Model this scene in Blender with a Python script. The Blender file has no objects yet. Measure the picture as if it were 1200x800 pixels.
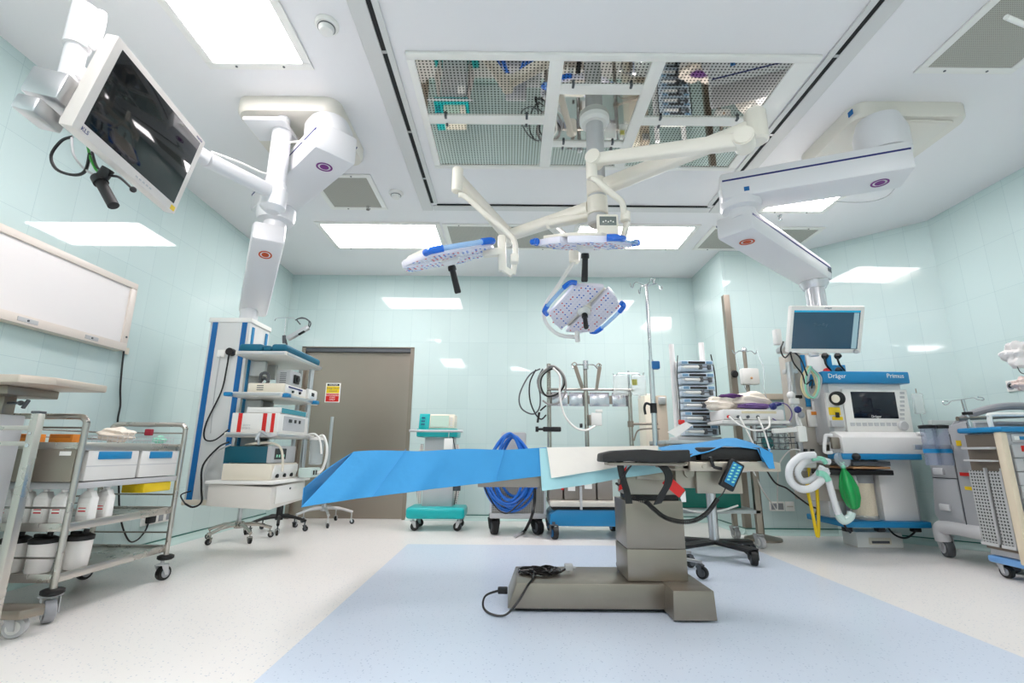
import bpy, bmesh, math, random
import numpy as np
from mathutils import Vector, Matrix
from math import sin, cos, pi, radians, atan2, hypot
random.seed(7)
S = bpy.context.scene
COL = S.collection
# ------------------------------------------------------------ camera, world, exposure
FPX, PITCH, YAW, ROLL, CAMH = 563.698, 0.2251, 0.0009, 0.008, 0.7805
_f = Vector((sin(YAW)*cos(PITCH), cos(YAW)*cos(PITCH), sin(PITCH)))
_r = Vector((cos(YAW), -sin(YAW), 0)); _u = _r.cross(_f)
CR = _r*cos(ROLL)+_u*sin(ROLL); CU = -_r*sin(ROLL)+_u*cos(ROLL); CF = _f
cd = bpy.data.cameras.new('camera'); cam = bpy.data.objects.new('camera', cd); COL.objects.link(cam)
cd.sensor_width = 36.0; cd.lens = 36.0*FPX/1200; cd.clip_start = 0.05
m = Matrix.Identity(4)
for i in range(3):
    m[i][0] = CR[i]; m[i][1] = CU[i]; m[i][2] = -CF[i]
m.translation = (0, 0, CAMH)
cam.matrix_world = m
S.camera = cam
S.view_settings.view_transform = 'Standard'; S.view_settings.look = 'None'
S.view_settings.exposure = 1.1; S.view_settings.gamma = 1.0; S.view_settings.use_curve_mapping = False
LAMP = 9.0            # strength of the ceiling light diffusers
w = bpy.data.worlds.new('world'); S.world = w; w.use_nodes = True
w.node_tree.nodes['Background'].inputs[0].default_value = (0.8, 0.85, 0.9, 1); w.node_tree.nodes['Background'].inputs[1].default_value = 0.3

def at(u, v, **k):
    "point where the photograph's pixel (u, v) meets the plane x=, y= or z="
    d = CR*((u-600)/FPX)+CU*((400-v)/FPX)+CF
    (n, c), = k.items(); i = 'xyz'.index(n); o = Vector((0, 0, CAMH))
    return o+d*((c-o[i])/d[i])
def V(*a): return Vector(a if len(a) > 1 else a[0])

# ------------------------------------------------------------ materials
def lin(c):
    return tuple(((x/255)/12.92 if x/255 <= .04045 else ((x/255+.055)/1.055)**2.4) for x in c)
MATS = {}
def mat(name, c, rough=.5, metal=0, alpha=1, trans=0, emit=0, coat=0, bump=0, bscale=60, spec=.5, noise=0, nscale=8):
    if name in MATS: return MATS[name]
    mt = bpy.data.materials.new(name); mt.use_nodes = True; nt = mt.node_tree; b = nt.nodes['Principled BSDF']
    col = (*lin(c), 1)
    b.inputs['Base Color'].default_value = col; b.inputs['Roughness'].default_value = rough
    b.inputs['Metallic'].default_value = metal; b.inputs['Alpha'].default_value = alpha
    b.inputs['Transmission Weight'].default_value = trans; b.inputs['Coat Weight'].default_value = coat
    b.inputs['Specular IOR Level'].default_value = spec
    if emit:
        b.inputs['Emission Color'].default_value = col; b.inputs['Emission Strength'].default_value = emit
    tc = nt.nodes.new('ShaderNodeTexCoord')
    n = nt.nodes.new('ShaderNodeTexNoise'); n.inputs['Scale'].default_value = nscale if noise else 12; n.inputs['Detail'].default_value = 4
    nt.links.new(tc.outputs['Object'], n.inputs['Vector'])
    mr = nt.nodes.new('ShaderNodeMapRange'); mr.inputs[3].default_value = max(0, rough-.04); mr.inputs[4].default_value = min(1, rough+.04)
    nt.links.new(n.outputs['Fac'], mr.inputs[0]); nt.links.new(mr.outputs[0], b.inputs['Roughness'])
    if noise:
        mx = nt.nodes.new('ShaderNodeMix'); mx.data_type = 'RGBA'; mx.inputs[6].default_value = col
        mx.inputs[7].default_value = tuple(x*(1-noise) for x in col[:3])+(1,)
        nt.links.new(n.outputs['Fac'], mx.inputs[0]); nt.links.new(mx.outputs[2], b.inputs['Base Color'])
    if bump:
        n2 = nt.nodes.new('ShaderNodeTexNoise'); n2.inputs['Scale'].default_value = bscale
        nt.links.new(tc.outputs['Object'], n2.inputs['Vector'])
        bp = nt.nodes.new('ShaderNodeBump'); bp.inputs['Strength'].default_value = bump; bp.inputs['Distance'].default_value = .01
        nt.links.new(n2.outputs['Fac'], bp.inputs['Height']); nt.links.new(bp.outputs[0], b.inputs['Normal'])
    MATS[name] = mt
    return mt
white = mat('white enamel', (238, 237, 232), .35)
cream = mat('cream enamel', (232, 224, 206), .35)
offw = mat('off white plastic', (228, 228, 224), .4)
lgrey = mat('light grey plastic', (190, 191, 192), .45)
mgrey = mat('mid grey plastic', (150, 152, 156), .45)
dgrey = mat('dark grey plastic', (82, 86, 90), .5)
black = mat('black rubber', (14, 14, 15), .5)
blackc = mat('black cable', (12, 12, 13), .4)
blackf = mat('black foam', (34, 33, 32), .65, bump=.4, bscale=25)
steel = mat('stainless steel', (186, 180, 172), .22, 1, noise=.15, nscale=3)
steelb = mat('brushed steel', (158, 148, 136), .34, .8, noise=.22, nscale=4, bump=.05, bscale=30)
steeld = mat('door steel', (170, 159, 147), .3, .8, noise=.18, nscale=1.2)
chrome = mat('chrome', (205, 205, 208), .12, 1)
alu = mat('aluminium', (205, 206, 208), .3, .9)
blue = mat('cobalt blue plastic', (0, 100, 165), .4)
blues = mat('bright blue plastic', (22, 128, 182), .35)
teal = mat('turquoise plastic', (0, 176, 178), .35)
drapeb = mat('blue drape', (60, 155, 216), .75, bump=.25, bscale=18, noise=.16, nscale=5)
drapec = mat('cyan underpad', (168, 214, 220), .8, bump=.2, bscale=20)
sheet = mat('white sheet', (243, 236, 226), .85, bump=.3, bscale=14)
tealf = mat('teal cushion', (0, 98, 125), .6, bump=.1)
red = mat('red', (214, 34, 30), .45)
orange = mat('orange', (232, 140, 40), .5)
yellow = mat('yellow', (240, 205, 20), .45)
green = mat('green bag', (25, 170, 85), .35, coat=.3)
greend = mat('dark green', (0, 110, 95), .4)
mint = mat('mint plastic', (150, 222, 196), .35)
navy = mat('navy', (28, 38, 110), .4)
purple = mat('purple cloth', (92, 54, 112), .8)
cloth = mat('ivory cloth', (236, 226, 212), .9, bump=.3, bscale=20)
violet = mat('violet ring', (120, 40, 130), .5)
orng = mat('orange ring', (200, 80, 30), .5)
screen = mat('monitor glass', (8, 11, 16), .06, spec=.6)
screenb = mat('lit screen', (32, 62, 78), .1)
lcd = mat('grey display', (112, 122, 118), .2)
clear = mat('clear plastic', (225, 235, 240), .08, alpha=.32)
clearf = mat('clear film', (235, 240, 238), .1, alpha=.3)
bluet = mat('translucent blue handle', (10, 110, 225), .08, alpha=.85, coat=.5)
bluep = mat('pale clear handle', (150, 200, 245), .08, alpha=.6, coat=.5)
granule = mat('absorber granules', (236, 224, 200), .9, bump=.6, bscale=120, noise=.15, nscale=90)
tan = mat('tan board', (196, 150, 104), .5)
beige = mat('beige rail', (190, 178, 160), .5)
paper = mat('paper', (244, 244, 240), .8)
graytext = mat('printed grey', (90, 92, 96), .6)
whitelens = mat('white lens', (222, 222, 236), .15)
redlens = mat('red lens', (205, 60, 70), .2)
bluelens = mat('blue lens', (60, 110, 200), .2)
slotm = mat('dark slot', (20, 20, 22), .7)

def walls_mat():
    mt = bpy.data.materials.new('aqua glass wall tile'); mt.use_nodes = True; nt = mt.node_tree; b = nt.nodes['Principled BSDF']
    uv = nt.nodes.new('ShaderNodeUVMap'); uv.uv_map = 'UVMap'
    br = nt.nodes.new('ShaderNodeTexBrick'); br.offset = 0; br.squash = 1
    br.inputs['Color1'].default_value = (*lin((197, 217, 215)), 1); br.inputs['Color2'].default_value = (*lin((202, 221, 219)), 1)
    br.inputs['Mortar'].default_value = (*lin((172, 197, 199)), 1)
    for k, v in (('Scale', 1), ('Mortar Size', .0011), ('Mortar Smooth', .2), ('Brick Width', .244), ('Row Height', .4145)): br.inputs[k].default_value = v
    nt.links.new(uv.outputs[0], br.inputs['Vector']); nt.links.new(br.outputs['Color'], b.inputs['Base Color'])
    b.inputs['Roughness'].default_value = .07; b.inputs['Specular IOR Level'].default_value = .55
    n = nt.nodes.new('ShaderNodeTexNoise'); n.inputs['Scale'].default_value = 1.6; nt.links.new(uv.outputs[0], n.inputs['Vector'])
    mr = nt.nodes.new('ShaderNodeMapRange'); mr.inputs[3].default_value = .015; mr.inputs[4].default_value = .07
    nt.links.new(n.outputs['Fac'], mr.inputs[0]); nt.links.new(mr.outputs[0], b.inputs['Roughness'])
    bp = nt.nodes.new('ShaderNodeBump'); bp.inputs['Strength'].default_value = .25; bp.inputs['Distance'].default_value = .002; bp.invert = True
    nt.links.new(br.outputs['Fac'], bp.inputs['Height']); nt.links.new(bp.outputs[0], b.inputs['Normal'])
    return mt
def floor_mat():
    mt = bpy.data.materials.new('speckled vinyl floor'); mt.use_nodes = True; nt = mt.node_tree; b = nt.nodes['Principled BSDF']; L = nt.links.new
    tc = nt.nodes.new('ShaderNodeTexCoord'); sp = nt.nodes.new('ShaderNodeSeparateXYZ'); L(tc.outputs['Object'], sp.inputs[0])
    def cmp(sock, op, val):
        q = nt.nodes.new('ShaderNodeMath'); q.operation = op; L(sock, q.inputs[0]); q.inputs[1].default_value = val; return q.outputs[0]
    def mul(a, c):
        q = nt.nodes.new('ShaderNodeMath'); q.operation = 'MULTIPLY'; L(a, q.inputs[0]); L(c, q.inputs[1]); return q.outputs[0]
    msk = mul(mul(cmp(sp.outputs[0], 'GREATER_THAN', -.878), cmp(sp.outputs[0], 'LESS_THAN', 2.043)), mul(cmp(sp.outputs[1], 'LESS_THAN', 4.42), cmp(sp.outputs[1], 'GREATER_THAN', -.6)))
    mx = nt.nodes.new('ShaderNodeMix'); mx.data_type = 'RGBA'; L(msk, mx.inputs[0])
    mx.inputs[6].default_value = (*lin((236, 233, 229)), 1); mx.inputs[7].default_value = (*lin((208, 219, 233)), 1)
    vo = nt.nodes.new('ShaderNodeTexVoronoi'); vo.inputs['Scale'].default_value = 55; L(tc.outputs['Object'], vo.inputs['Vector'])
    mr = nt.nodes.new('ShaderNodeMapRange'); mr.inputs[1].default_value = .12; mr.inputs[2].default_value = .22; mr.inputs[3].default_value = .9; mr.inputs[4].default_value = 0; L(vo.outputs['Distance'], mr.inputs[0])
    n = nt.nodes.new('ShaderNodeTexNoise'); n.inputs['Scale'].default_value = 30; L(tc.outputs['Object'], n.inputs['Vector'])
    s2 = mul(mr.outputs[0], n.outputs['Fac'])
    m2 = nt.nodes.new('ShaderNodeMix'); m2.data_type = 'RGBA'; L(s2, m2.inputs[0]); L(mx.outputs[2], m2.inputs[6]); m2.inputs[7].default_value = (*lin((120, 145, 175)), 1)
    L(m2.outputs[2], b.inputs['Base Color'])
    b.inputs['Roughness'].default_value = .28
    return mt
def perf_mat():
    mt = bpy.data.materials.new('perforated mirror steel'); mt.use_nodes = True; nt = mt.node_tree; b = nt.nodes['Principled BSDF']; L = nt.links.new
    b.inputs['Metallic'].default_value = 1; b.inputs['Roughness'].default_value = .03
    tc = nt.nodes.new('ShaderNodeTexCoord'); vo = nt.nodes.new('ShaderNodeTexVoronoi'); vo.inputs['Scale'].default_value = 46; vo.inputs['Randomness'].default_value = 0
    L(tc.outputs['Object'], vo.inputs['Vector'])
    mp = nt.nodes.new('ShaderNodeVectorMath'); mp.operation = 'MULTIPLY'; mp.inputs[1].default_value = (1, 1, 0); L(tc.outputs['Object'], mp.inputs[0]); L(mp.outputs[0], vo.inputs['Vector'])
    gt = nt.nodes.new('ShaderNodeMath'); gt.operation = 'LESS_THAN'; gt.inputs[1].default_value = .26; L(vo.outputs['Distance'], gt.inputs[0])
    mx = nt.nodes.new('ShaderNodeMix'); mx.data_type = 'RGBA'; L(gt.outputs[0], mx.inputs[0]); mx.inputs[6].default_value = (.62, .62, .59, 1); mx.inputs[7].default_value = (.05, .05, .05, 1)
    L(mx.outputs[2], b.inputs['Base Color'])
    return mt
def dots_mat(name, base, hole, scale, thr=.3, ax=(1, 1, 1)):
    mt = bpy.data.materials.new(name); mt.use_nodes = True; nt = mt.node_tree; b = nt.nodes['Principled BSDF']; L = nt.links.new
    b.inputs['Roughness'].default_value = .4
    tc = nt.nodes.new('ShaderNodeTexCoord'); vo = nt.nodes.new('ShaderNodeTexVoronoi'); vo.inputs['Scale'].default_value = scale; vo.inputs['Randomness'].default_value = 0
    mp = nt.nodes.new('ShaderNodeVectorMath'); mp.operation = 'MULTIPLY'; mp.inputs[1].default_value = ax; L(tc.outputs['Object'], mp.inputs[0]); L(mp.outputs[0], vo.inputs['Vector'])
    gt = nt.nodes.new('ShaderNodeMath'); gt.operation = 'LESS_THAN'; gt.inputs[1].default_value = thr; L(vo.outputs['Distance'], gt.inputs[0])
    mx = nt.nodes.new('ShaderNodeMix'); mx.data_type = 'RGBA'; L(gt.outputs[0], mx.inputs[0]); mx.inputs[6].default_value = (*lin(base), 1); mx.inputs[7].default_value = (*lin(hole), 1)
    L(mx.outputs[2], b.inputs['Base Color'])
    return mt
WALL = walls_mat(); FLOOR = floor_mat(); PERF = perf_mat()
MIRROR = mat('mirror steel', (200, 200, 196), .03, 1)
CEIL = mat('white ceiling panel', (236, 235, 236), .42)
GRILLE = dots_mat('perforated return grille', (178, 176, 166), (128, 126, 118), 90, .28, (1, 1, 0))
PGREY = dots_mat('perforated grey plastic', (176, 178, 178), (50, 52, 52), 48, .3, (0, 1, 1))
CAGE = dots_mat('grey cage mesh', (170, 168, 160), (70, 70, 68), 60, .3, (1, 0, 1))
DIFF = mat('light diffuser', (255, 248, 249), .5, emit=LAMP)

# ------------------------------------------------------------ mesh helpers
class MB:
    def __init__(s): s.bm = bmesh.new(); s.mi = 0
    def _merge(s, t, M=None):
        if M is not None: bmesh.ops.transform(t, matrix=M, verts=t.verts)
        for f in t.faces: f.material_index = s.mi
        me = bpy.data.meshes.new('t'); t.to_mesh(me); t.free(); s.bm.from_mesh(me); bpy.data.meshes.remove(me); return s
    def box(s, lo, hi, bev=0, M=None, seg=2):
        lo = Vector(lo); hi = Vector(hi)
        t = bmesh.new(); bmesh.ops.create_cube(t, size=1)
        d = hi-lo; c = (lo+hi)/2
        for v in t.verts: v.co = Vector((v.co.x*d.x, v.co.y*d.y, v.co.z*d.z))+c
        if bev: bmesh.ops.bevel(t, geom=t.edges[:], offset=min(bev, .49*min(abs(x) for x in d)), segments=seg, affect='EDGES', profile=.5)
        return s._merge(t, M)
    def bar(s, a, b, wd, ht, bev=0, up=(0, 0, 1)):
        "box beam from a to b, wd wide, ht high"
        a = Vector(a); b = Vector(b); z = (b-a); L = z.length; z.normalize(); x = Vector(up).cross(z)
        if x.length < 1e-4: x = Vector((1, 0, 0))
        x.normalize(); y = z.cross(x)
        M = Matrix(((x.x, y.x, z.x, a.x), (x.y, y.y, z.y, a.y), (x.z, y.z, z.z, a.z), (0, 0, 0, 1)))
        return s.box((-wd/2, -ht/2, 0), (wd/2, ht/2, L), bev, M)
    def cyl(s, a, b, r, r2=None, seg=20):
        a = Vector(a); b = Vector(b); z = b-a; L = z.length
        t = bmesh.new(); bmesh.ops.create_cone(t, cap_ends=True, segments=seg, radius1=r, radius2=r if r2 is None else r2, depth=L)
        M = Matrix.Translation((a+b)/2) @ z.to_track_quat('Z', 'Y').to_matrix().to_4x4()
        return s._merge(t, M)
    def ball(s, c, r, seg=16):
        t = bmesh.new(); bmesh.ops.create_uvsphere(t, u_segments=seg, v_segments=seg//2+2, radius=1)
        r = Vector((r, r, r)) if not hasattr(r, '__len__') else Vector(r)
        for v in t.verts: v.co = Vector((v.co.x*r.x, v.co.y*r.y, v.co.z*r.z))+Vector(c)
        return s._merge(t)
    def tube(s, pts, r, seg=8, smooth=True, n=6, closed=False):
        P = [Vector(p) for p in pts]
        if smooth and len(P) > 2:
            Q = []; N = len(P)
            rng = range(N) if closed else range(N-1)
            for i in rng:
                if closed: p0, p1, p2, p3 = P[(i-1) % N], P[i], P[(i+1) % N], P[(i+2) % N]
                else: p0, p1, p2, p3 = P[max(i-1, 0)], P[i], P[i+1], P[min(i+2, N-1)]
                for k in range(n):
                    t = k/n
                    Q.append(.5*((2*p1)+(p2-p0)*t+(2*p0-5*p1+4*p2-p3)*t*t+(3*p1-p0-3*p2+p3)*t*t*t))
            if not closed: Q.append(P[-1])
            P = Q
        N = len(P); rings = []; prev = None
        for i in range(N):
            a = P[i-1] if (i > 0 or closed) else P[i]; b = P[(i+1) % N] if (i < N-1 or closed) else P[i]
            t = (b-a)
            if t.length < 1e-7: t = Vector((0, 0, 1))
            t.normalize()
            if prev is None:
                x = t.orthogonal().normalized()
            else:
                x = prev-t*prev.dot(t)
                if x.length < 1e-5: x = t.orthogonal()
                x.normalize()
            prev = x; y = t.cross(x); rr = r[min(i, len(r)-1)] if isinstance(r, list) else r
            rings.append([s.bm.verts.new(P[i]+(x*cos(2*pi*k/seg)+y*sin(2*pi*k/seg))*rr) for k in range(seg)])
        for i in range(N if closed else N-1):
            A = rings[i]; B = rings[(i+1) % N]
            for k in range(seg): s.bm.faces.new((A[k], A[(k+1) % seg], B[(k+1) % seg], B[k]))
        if not closed:
            s.bm.faces.new(rings[0][::-1]); s.bm.faces.new(rings[-1])
        return s
    def prism(s, poly, vec, bev=0):
        t = bmesh.new(); poly = [Vector(p) for p in poly]; vec = Vector(vec)
        a = [t.verts.new(p) for p in poly]; b = [t.verts.new(p+vec) for p in poly]; n = len(a)
        t.faces.new(a); t.faces.new(b[::-1])
        for i in range(n): t.faces.new((a[i], b[i], b[(i+1) % n], a[(i+1) % n]))
        bmesh.ops.recalc_face_normals(t, faces=t.faces)
        if bev: bmesh.ops.bevel(t, geom=t.edges[:], offset=bev, segments=2, affect='EDGES', profile=.5)
        return s._merge(t)
    def lathe(s, prof, c, axis=(0, 0, 1), seg=24):
        t = bmesh.new(); rings = []
        for r, z in prof: rings.append([t.verts.new((max(r, 1e-4)*cos(2*pi*k/seg), max(r, 1e-4)*sin(2*pi*k/seg), z)) for k in range(seg)])
        for A, B in zip(rings, rings[1:]):
            for k in range(seg): t.faces.new((A[k], A[(k+1) % seg], B[(k+1) % seg], B[k]))
        t.faces.new(rings[0][::-1]); t.faces.new(rings[-1])
        bmesh.ops.recalc_face_normals(t, faces=t.faces)
        return s._merge(t, Matrix.Translation(Vector(c)) @ Vector(axis).to_track_quat('Z', 'Y').to_matrix().to_4x4())
    def sheet(s, rows, th=.004):
        "grid of points given a real thickness"
        t = bmesh.new(); g = [[t.verts.new(p) for p in r] for r in rows]
        for A, B in zip(g, g[1:]):
            for k in range(len(A)-1): t.faces.new((A[k], A[k+1], B[k+1], B[k]))
        bmesh.ops.recalc_face_normals(t, faces=t.faces)
        bmesh.ops.solidify(t, geom=t.faces[:], thickness=th)
        return s._merge(t)
WLOC = {}
def _finish(o, mt, parent, origin, me, smooth=35):
    for q in (mt if isinstance(mt, (list, tuple)) else [mt]): me.materials.append(q)
    if smooth:
        for p in me.polygons: p.use_smooth = True
        try: me.set_sharp_from_angle(angle=radians(smooth))
        except Exception: pass
    COL.objects.link(o)
    pl = WLOC.get(parent.name, Vector((0, 0, 0))) if parent else Vector((0, 0, 0))
    o.location = origin-pl; WLOC[o.name] = origin.copy()
    if parent: o.parent = parent
    return o
def obj(name, mb, mt, parent=None, smooth=35):
    me = bpy.data.meshes.new(name)
    vs = [v.co for v in mb.bm.verts]
    lo = Vector((min(v[i] for v in vs) for i in range(3))); hi = Vector((max(v[i] for v in vs) for i in range(3)))
    org = Vector(((lo.x+hi.x)/2, (lo.y+hi.y)/2, lo.z))
    bmesh.ops.translate(mb.bm, vec=-org, verts=mb.bm.verts)
    mb.bm.to_mesh(me); mb.bm.free()
    o = bpy.data.objects.new(name, me)
    return _finish(o, mt, parent, org, me, smooth)
def each(name, mb, mt, parent=None, smooth=35):
    "every loose piece of mb becomes an object of its own"
    bm = mb.bm; bm.verts.index_update(); seen = set(); out = []
    for v in bm.verts:
        if v in seen: continue
        st = [v]; isl = []
        seen.add(v)
        while st:
            q = st.pop(); isl.append(q)
            for e in q.link_edges:
                o_ = e.other_vert(q)
                if o_ not in seen: seen.add(o_); st.append(o_)
        m2 = MB(); mp = {q: m2.bm.verts.new(q.co) for q in isl}
        fs = {f for q in isl for f in q.link_faces}
        for f in fs: m2.bm.faces.new([mp[q] for q in f.verts])
        out.append(obj(name, m2, mt, parent, smooth))
    bm.free()
    return out
def thing(name, label, cat, loc, group=None):
    o = bpy.data.objects.new(name, None); COL.objects.link(o); o.empty_display_size = .05
    o.location = loc; WLOC[o.name] = Vector(loc)
    return tag(o, label, cat, group)
def tag(o, label, cat, group=None):
    o['label'] = label; o['category'] = cat
    if group: o['group'] = group
    return o
def struct(name, mb, mt, parent=None, smooth=0):
    o = obj(name, mb, mt, parent, smooth)
    if not parent: o['kind'] = 'structure'
    return o
def dup(root, loc, label, rotz=0):
    r = root.copy(); COL.objects.link(r); r.location = loc; r['label'] = label; r.rotation_euler.z = rotz
    for ch in list(root.children):
        c = ch.copy(); COL.objects.link(c); c.parent = r
        for g in ch.children:
            d = g.copy(); COL.objects.link(d); d.parent = c
    return r
def frameM(c, x, y, z):
    return Matrix(((x[0], y[0], z[0], c[0]), (x[1], y[1], z[1], c[1]), (x[2], y[2], z[2], c[2]), (0, 0, 0, 1)))
def text(name, s, size, M, mt, parent, th=.0012, align='CENTER'):
    "raised lettering: text lies in M's xy plane"
    cu = bpy.data.curves.new(name, 'FONT'); cu.body = s; cu.size = size; cu.extrude = th; cu.align_x = align; cu.align_y = 'CENTER'; cu.resolution_u = 2
    t = bpy.data.objects.new('t', cu); COL.objects.link(t); bpy.context.view_layer.update()
    me = bpy.data.meshes.new_from_object(t.evaluated_get(bpy.context.evaluated_depsgraph_get()))
    bpy.data.objects.remove(t); me.transform(M); me.name = name
    org = M.translation.copy(); me.transform(Matrix.Translation(-org)); me.materials.clear()
    o = bpy.data.objects.new(name, me)
    return _finish(o, mt, parent, org, me, 0)
def caster(parent, x, y, r=.05, wm=black, fm=lgrey, ang=0, top=None, cap=mgrey):
    "swivel caster standing on the floor"
    d = Vector((cos(ang), sin(ang), 0)); s = Vector((-sin(ang), cos(ang), 0)); c = Vector((x, y, r))
    top = top if top else r*2+.03
    mb = MB()
    for k in (-1, 1):
        mb.prism([c+s*k*r*.62+d*r*.25-V(0, 0, r*.25), c+s*k*r*.62-d*r*.25-V(0, 0, r*.2), c+s*k*r*.62-d*r*.9+V(0, 0, r*1.15), c+s*k*r*.62+d*r*.1+V(0, 0, r*1.15)], s*k*.004)
    mb.box((x-d.x*r*.4-r*.66, y-d.y*r*.4-r*.66, 2.12*r), (x-d.x*r*.4+r*.66, y-d.y*r*.4+r*.66, 2.3*r), .003)
    mb.cyl((x-d.x*r*.4, y-d.y*r*.4, 2.2*r), (x-d.x*r*.4, y-d.y*r*.4, top), r*.25)
    f = obj('caster', mb, fm, parent)
    obj('wheel', MB().lathe([(r*.75, -r*.42), (r*.96, -r*.38), (r, -r*.2), (r, r*.2), (r*.96, r*.38), (r*.75, r*.42)], c, s, 20), wm, f)
    obj('wheel_hub', MB().cyl(c-s*r*.5, c+s*r*.5, r*.62), cap, f)
    return f

# ------------------------------------------------------------ ROOM
H = 3.0; XL = -2.842; XR = 4.03; D = 5.907; XJ = 2.33; DJ = 5.04; YF = -1.8
def wallseg(name, a, b, z0=0.0, z1=H, th=.1, u0=0.0, sub=None):
    "wall from a to b (inside on the left of a->b), tiled UVs in metres"
    a = Vector((*a, 0)); b = Vector((*b, 0)); d = (b-a).normalized(); n = Vector((-d.y, d.x, 0)); L = (b-a).length
    mb = MB(); mb.prism([a+V(0, 0, z0), b+V(0, 0, z0), b+V(0, 0, z1), a+V(0, 0, z1)], -n*th)
    uvl = mb.bm.loops.layers.uv.new('UVMap')
    for f in mb.bm.faces:
        for lp in f.loops:
            p = lp.vert.co; lp[uvl].uv = ((p-a).dot(d)+u0, p.z-.041)
    return mb
def wob(name, mb): return struct(name, mb, WALL)
fl = MB(); poly = [(XL-.1, YF-.1, 0), (XR+.1, YF-.1, 0), (XR+.1, D+.4, 0), (XL-.1, D+.4, 0)]
fl.prism(poly, (0, 0, -.1)); o = fl
fo = bpy.data.meshes.new('floor'); bmesh.ops.recalc_face_normals(o.bm, faces=o.bm.faces); o.bm.to_mesh(fo); fo.materials.append(FLOOR)
fob = bpy.data.objects.new('floor', fo); COL.objects.link(fob); fob['kind'] = 'structure'
struct('ceiling', MB().box((XL-.1, YF-.1, H), (XR+.1, D+.4, H+.1)), CEIL)
wob('wall_left', wallseg('wall_left', (XL, D), (XL, YF), u0=.12))
DX0, DX1, DZ = -2.62, -1.215, 2.046
mb = wallseg('', (XJ, D), (DX1, D), u0=.06); m2 = wallseg('', (DX1, D), (DX0, D), z0=DZ, u0=.06+XJ-DX1); m3 = wallseg('', (DX0, D), (XL, D), u0=.06+XJ-DX0)
def join(A, B):
    me = bpy.data.meshes.new('t'); B.bm.to_mesh(me); B.bm.free(); A.bm.from_mesh(me); bpy.data.meshes.remove(me)
join(mb, m2); join(mb, m3); wob('wall_back', mb)
wob('wall_jog', wallseg('', (XJ, DJ+.1), (XJ, D)))
wob('wall_alcove', wallseg('', (3.242, DJ), (XJ, DJ), u0=.1))
wob('wall_diagonal', wallseg('', (XR, 4.283), (3.242, DJ), u0=.05))
wob('wall_right', wallseg('', (XR, YF), (XR, 4.283)))
wob('wall_front', wallseg('', (XL, YF), (XR, YF)))
# coved skirting: the vinyl rises 5 cm up the walls
cove = mat('vinyl cove', (190, 215, 210), .3)
def covep(name, a, b):
    a = Vector((*a, 0)); b = Vector((*b, 0)); d = (b-a).normalized(); n = Vector((-d.y, d.x, 0))
    prof = [(0, 0), (.05, 0), (.03, .008), (.014, .022), (.008, .052), (0, .052)]
    mb = MB().prism([a+n*p+V(0, 0, q+.001) for p, q in prof], b-a)
    struct(name, mb, cove, smooth=40)
covep('baseboard_left', (XL, D), (XL, YF)); covep('baseboard_back', (XJ, D), (DX1, D)); covep('baseboard_jog', (XJ, DJ), (XJ, D))
covep('baseboard_alcove', (3.242, DJ), (XJ, DJ)); covep('baseboard_diagonal', (XR, 4.283), (3.242, DJ)); covep('baseboard_right', (XR, YF), (XR, 4.283))
tl = mat('green glass edge', (40, 110, 100), .3)
for i, (a, b) in enumerate((((XL, D), (XL, YF)), ((XJ, D), (DX1, D)), ((XJ, DJ), (XJ, D)), ((3.242, DJ), (XJ, DJ)), ((XR, 4.283), (3.242, DJ)), ((XR, YF), (XR, 4.283)))):
    a = Vector((*a, 0)); b = Vector((*b, 0)); d = (b-a).normalized(); n = Vector((-d.y, d.x, 0))
    struct('trim_%d' % (i+1), MB().prism([a+V(0, 0, .054), a+n*.006+V(0, 0, .054), a+n*.006+V(0, 0, .064), a+V(0, 0, .064)], b-a), tl)
# corner guard on the projecting corner
struct('trim_7', MB().prism([(XJ-.004, DJ-.004, .06), (XJ-.004, DJ+.06, .06), (XJ, DJ+.06, .06), (XJ, DJ, .06), (XJ+.06, DJ, .06), (XJ+.06, DJ-.004, .06)], (0, 0, 2.42)), steelb)
# door
dr = MB().box((DX0+.002, D+.05, .003), (DX1-.002, D+.095, DZ-.06), .003)
dro = struct('door_1', dr, steeld)
fr = MB(); fr.box((DX1-.045, D-.012, 0), (DX1, D+.1, DZ)); fr.box((DX0, D-.012, 0), (DX0+.045, D+.1, DZ)); fr.box((DX0, D-.012, DZ-.012), (DX1, D+.1, DZ+.0)); 
fro = struct('door_2', fr, steelb); fro.name = 'trim_8'
struct('trim_9', MB().box((DX0+.046, D+.0, DZ-.062), (DX1-.046, D+.048, DZ-.013)), dgrey)
# sign on the door
sc = at(390, 460, y=D+.048); s0 = Vector((sc.x, D+.0485, sc.z))
sg = thing('warning_sign', 'small white, yellow and red caution sign stuck on the steel door', 'sign', (s0.x, s0.y, s0.z-.12))
obj('sign_plate', MB().box((s0.x-.092, s0.y-.003, s0.z-.12), (s0.x+.092, s0.y, s0.z+.12), .002), paper, sg)
obj('header', MB().box((s0.x-.075, s0.y-.0045, s0.z+.085), (s0.x+.075, s0.y-.003, s0.z+.11)), black, sg)
obj('yellow_field', MB().box((s0.x-.08, s0.y-.0045, s0.z-.005), (s0.x+.08, s0.y-.003, s0.z+.08)), yellow, sg)
obj('red_field', MB().box((s0.x-.08, s0.y-.0045, s0.z-.11), (s0.x+.08, s0.y-.003, s0.z-.012)), red, sg)
def fm(x, y, z): return frameM((x, y, z), (1, 0, 0), (0, 0, 1), (0, -1, 0))
text('lettering', 'CAUTION', .024, fm(s0.x, s0.y-.005, s0.z+.0975), paper, sg, .0005)
text('lettering', 'Keep Door\nClosed', .034, fm(s0.x, s0.y-.005, s0.z+.038), graytext, sg, .0005)
text('lettering', 'AUTHORIZED\nSTAFF\nONLY', .026, fm(s0.x, s0.y-.005, s0.z-.06), paper, sg, .0005)

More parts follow.
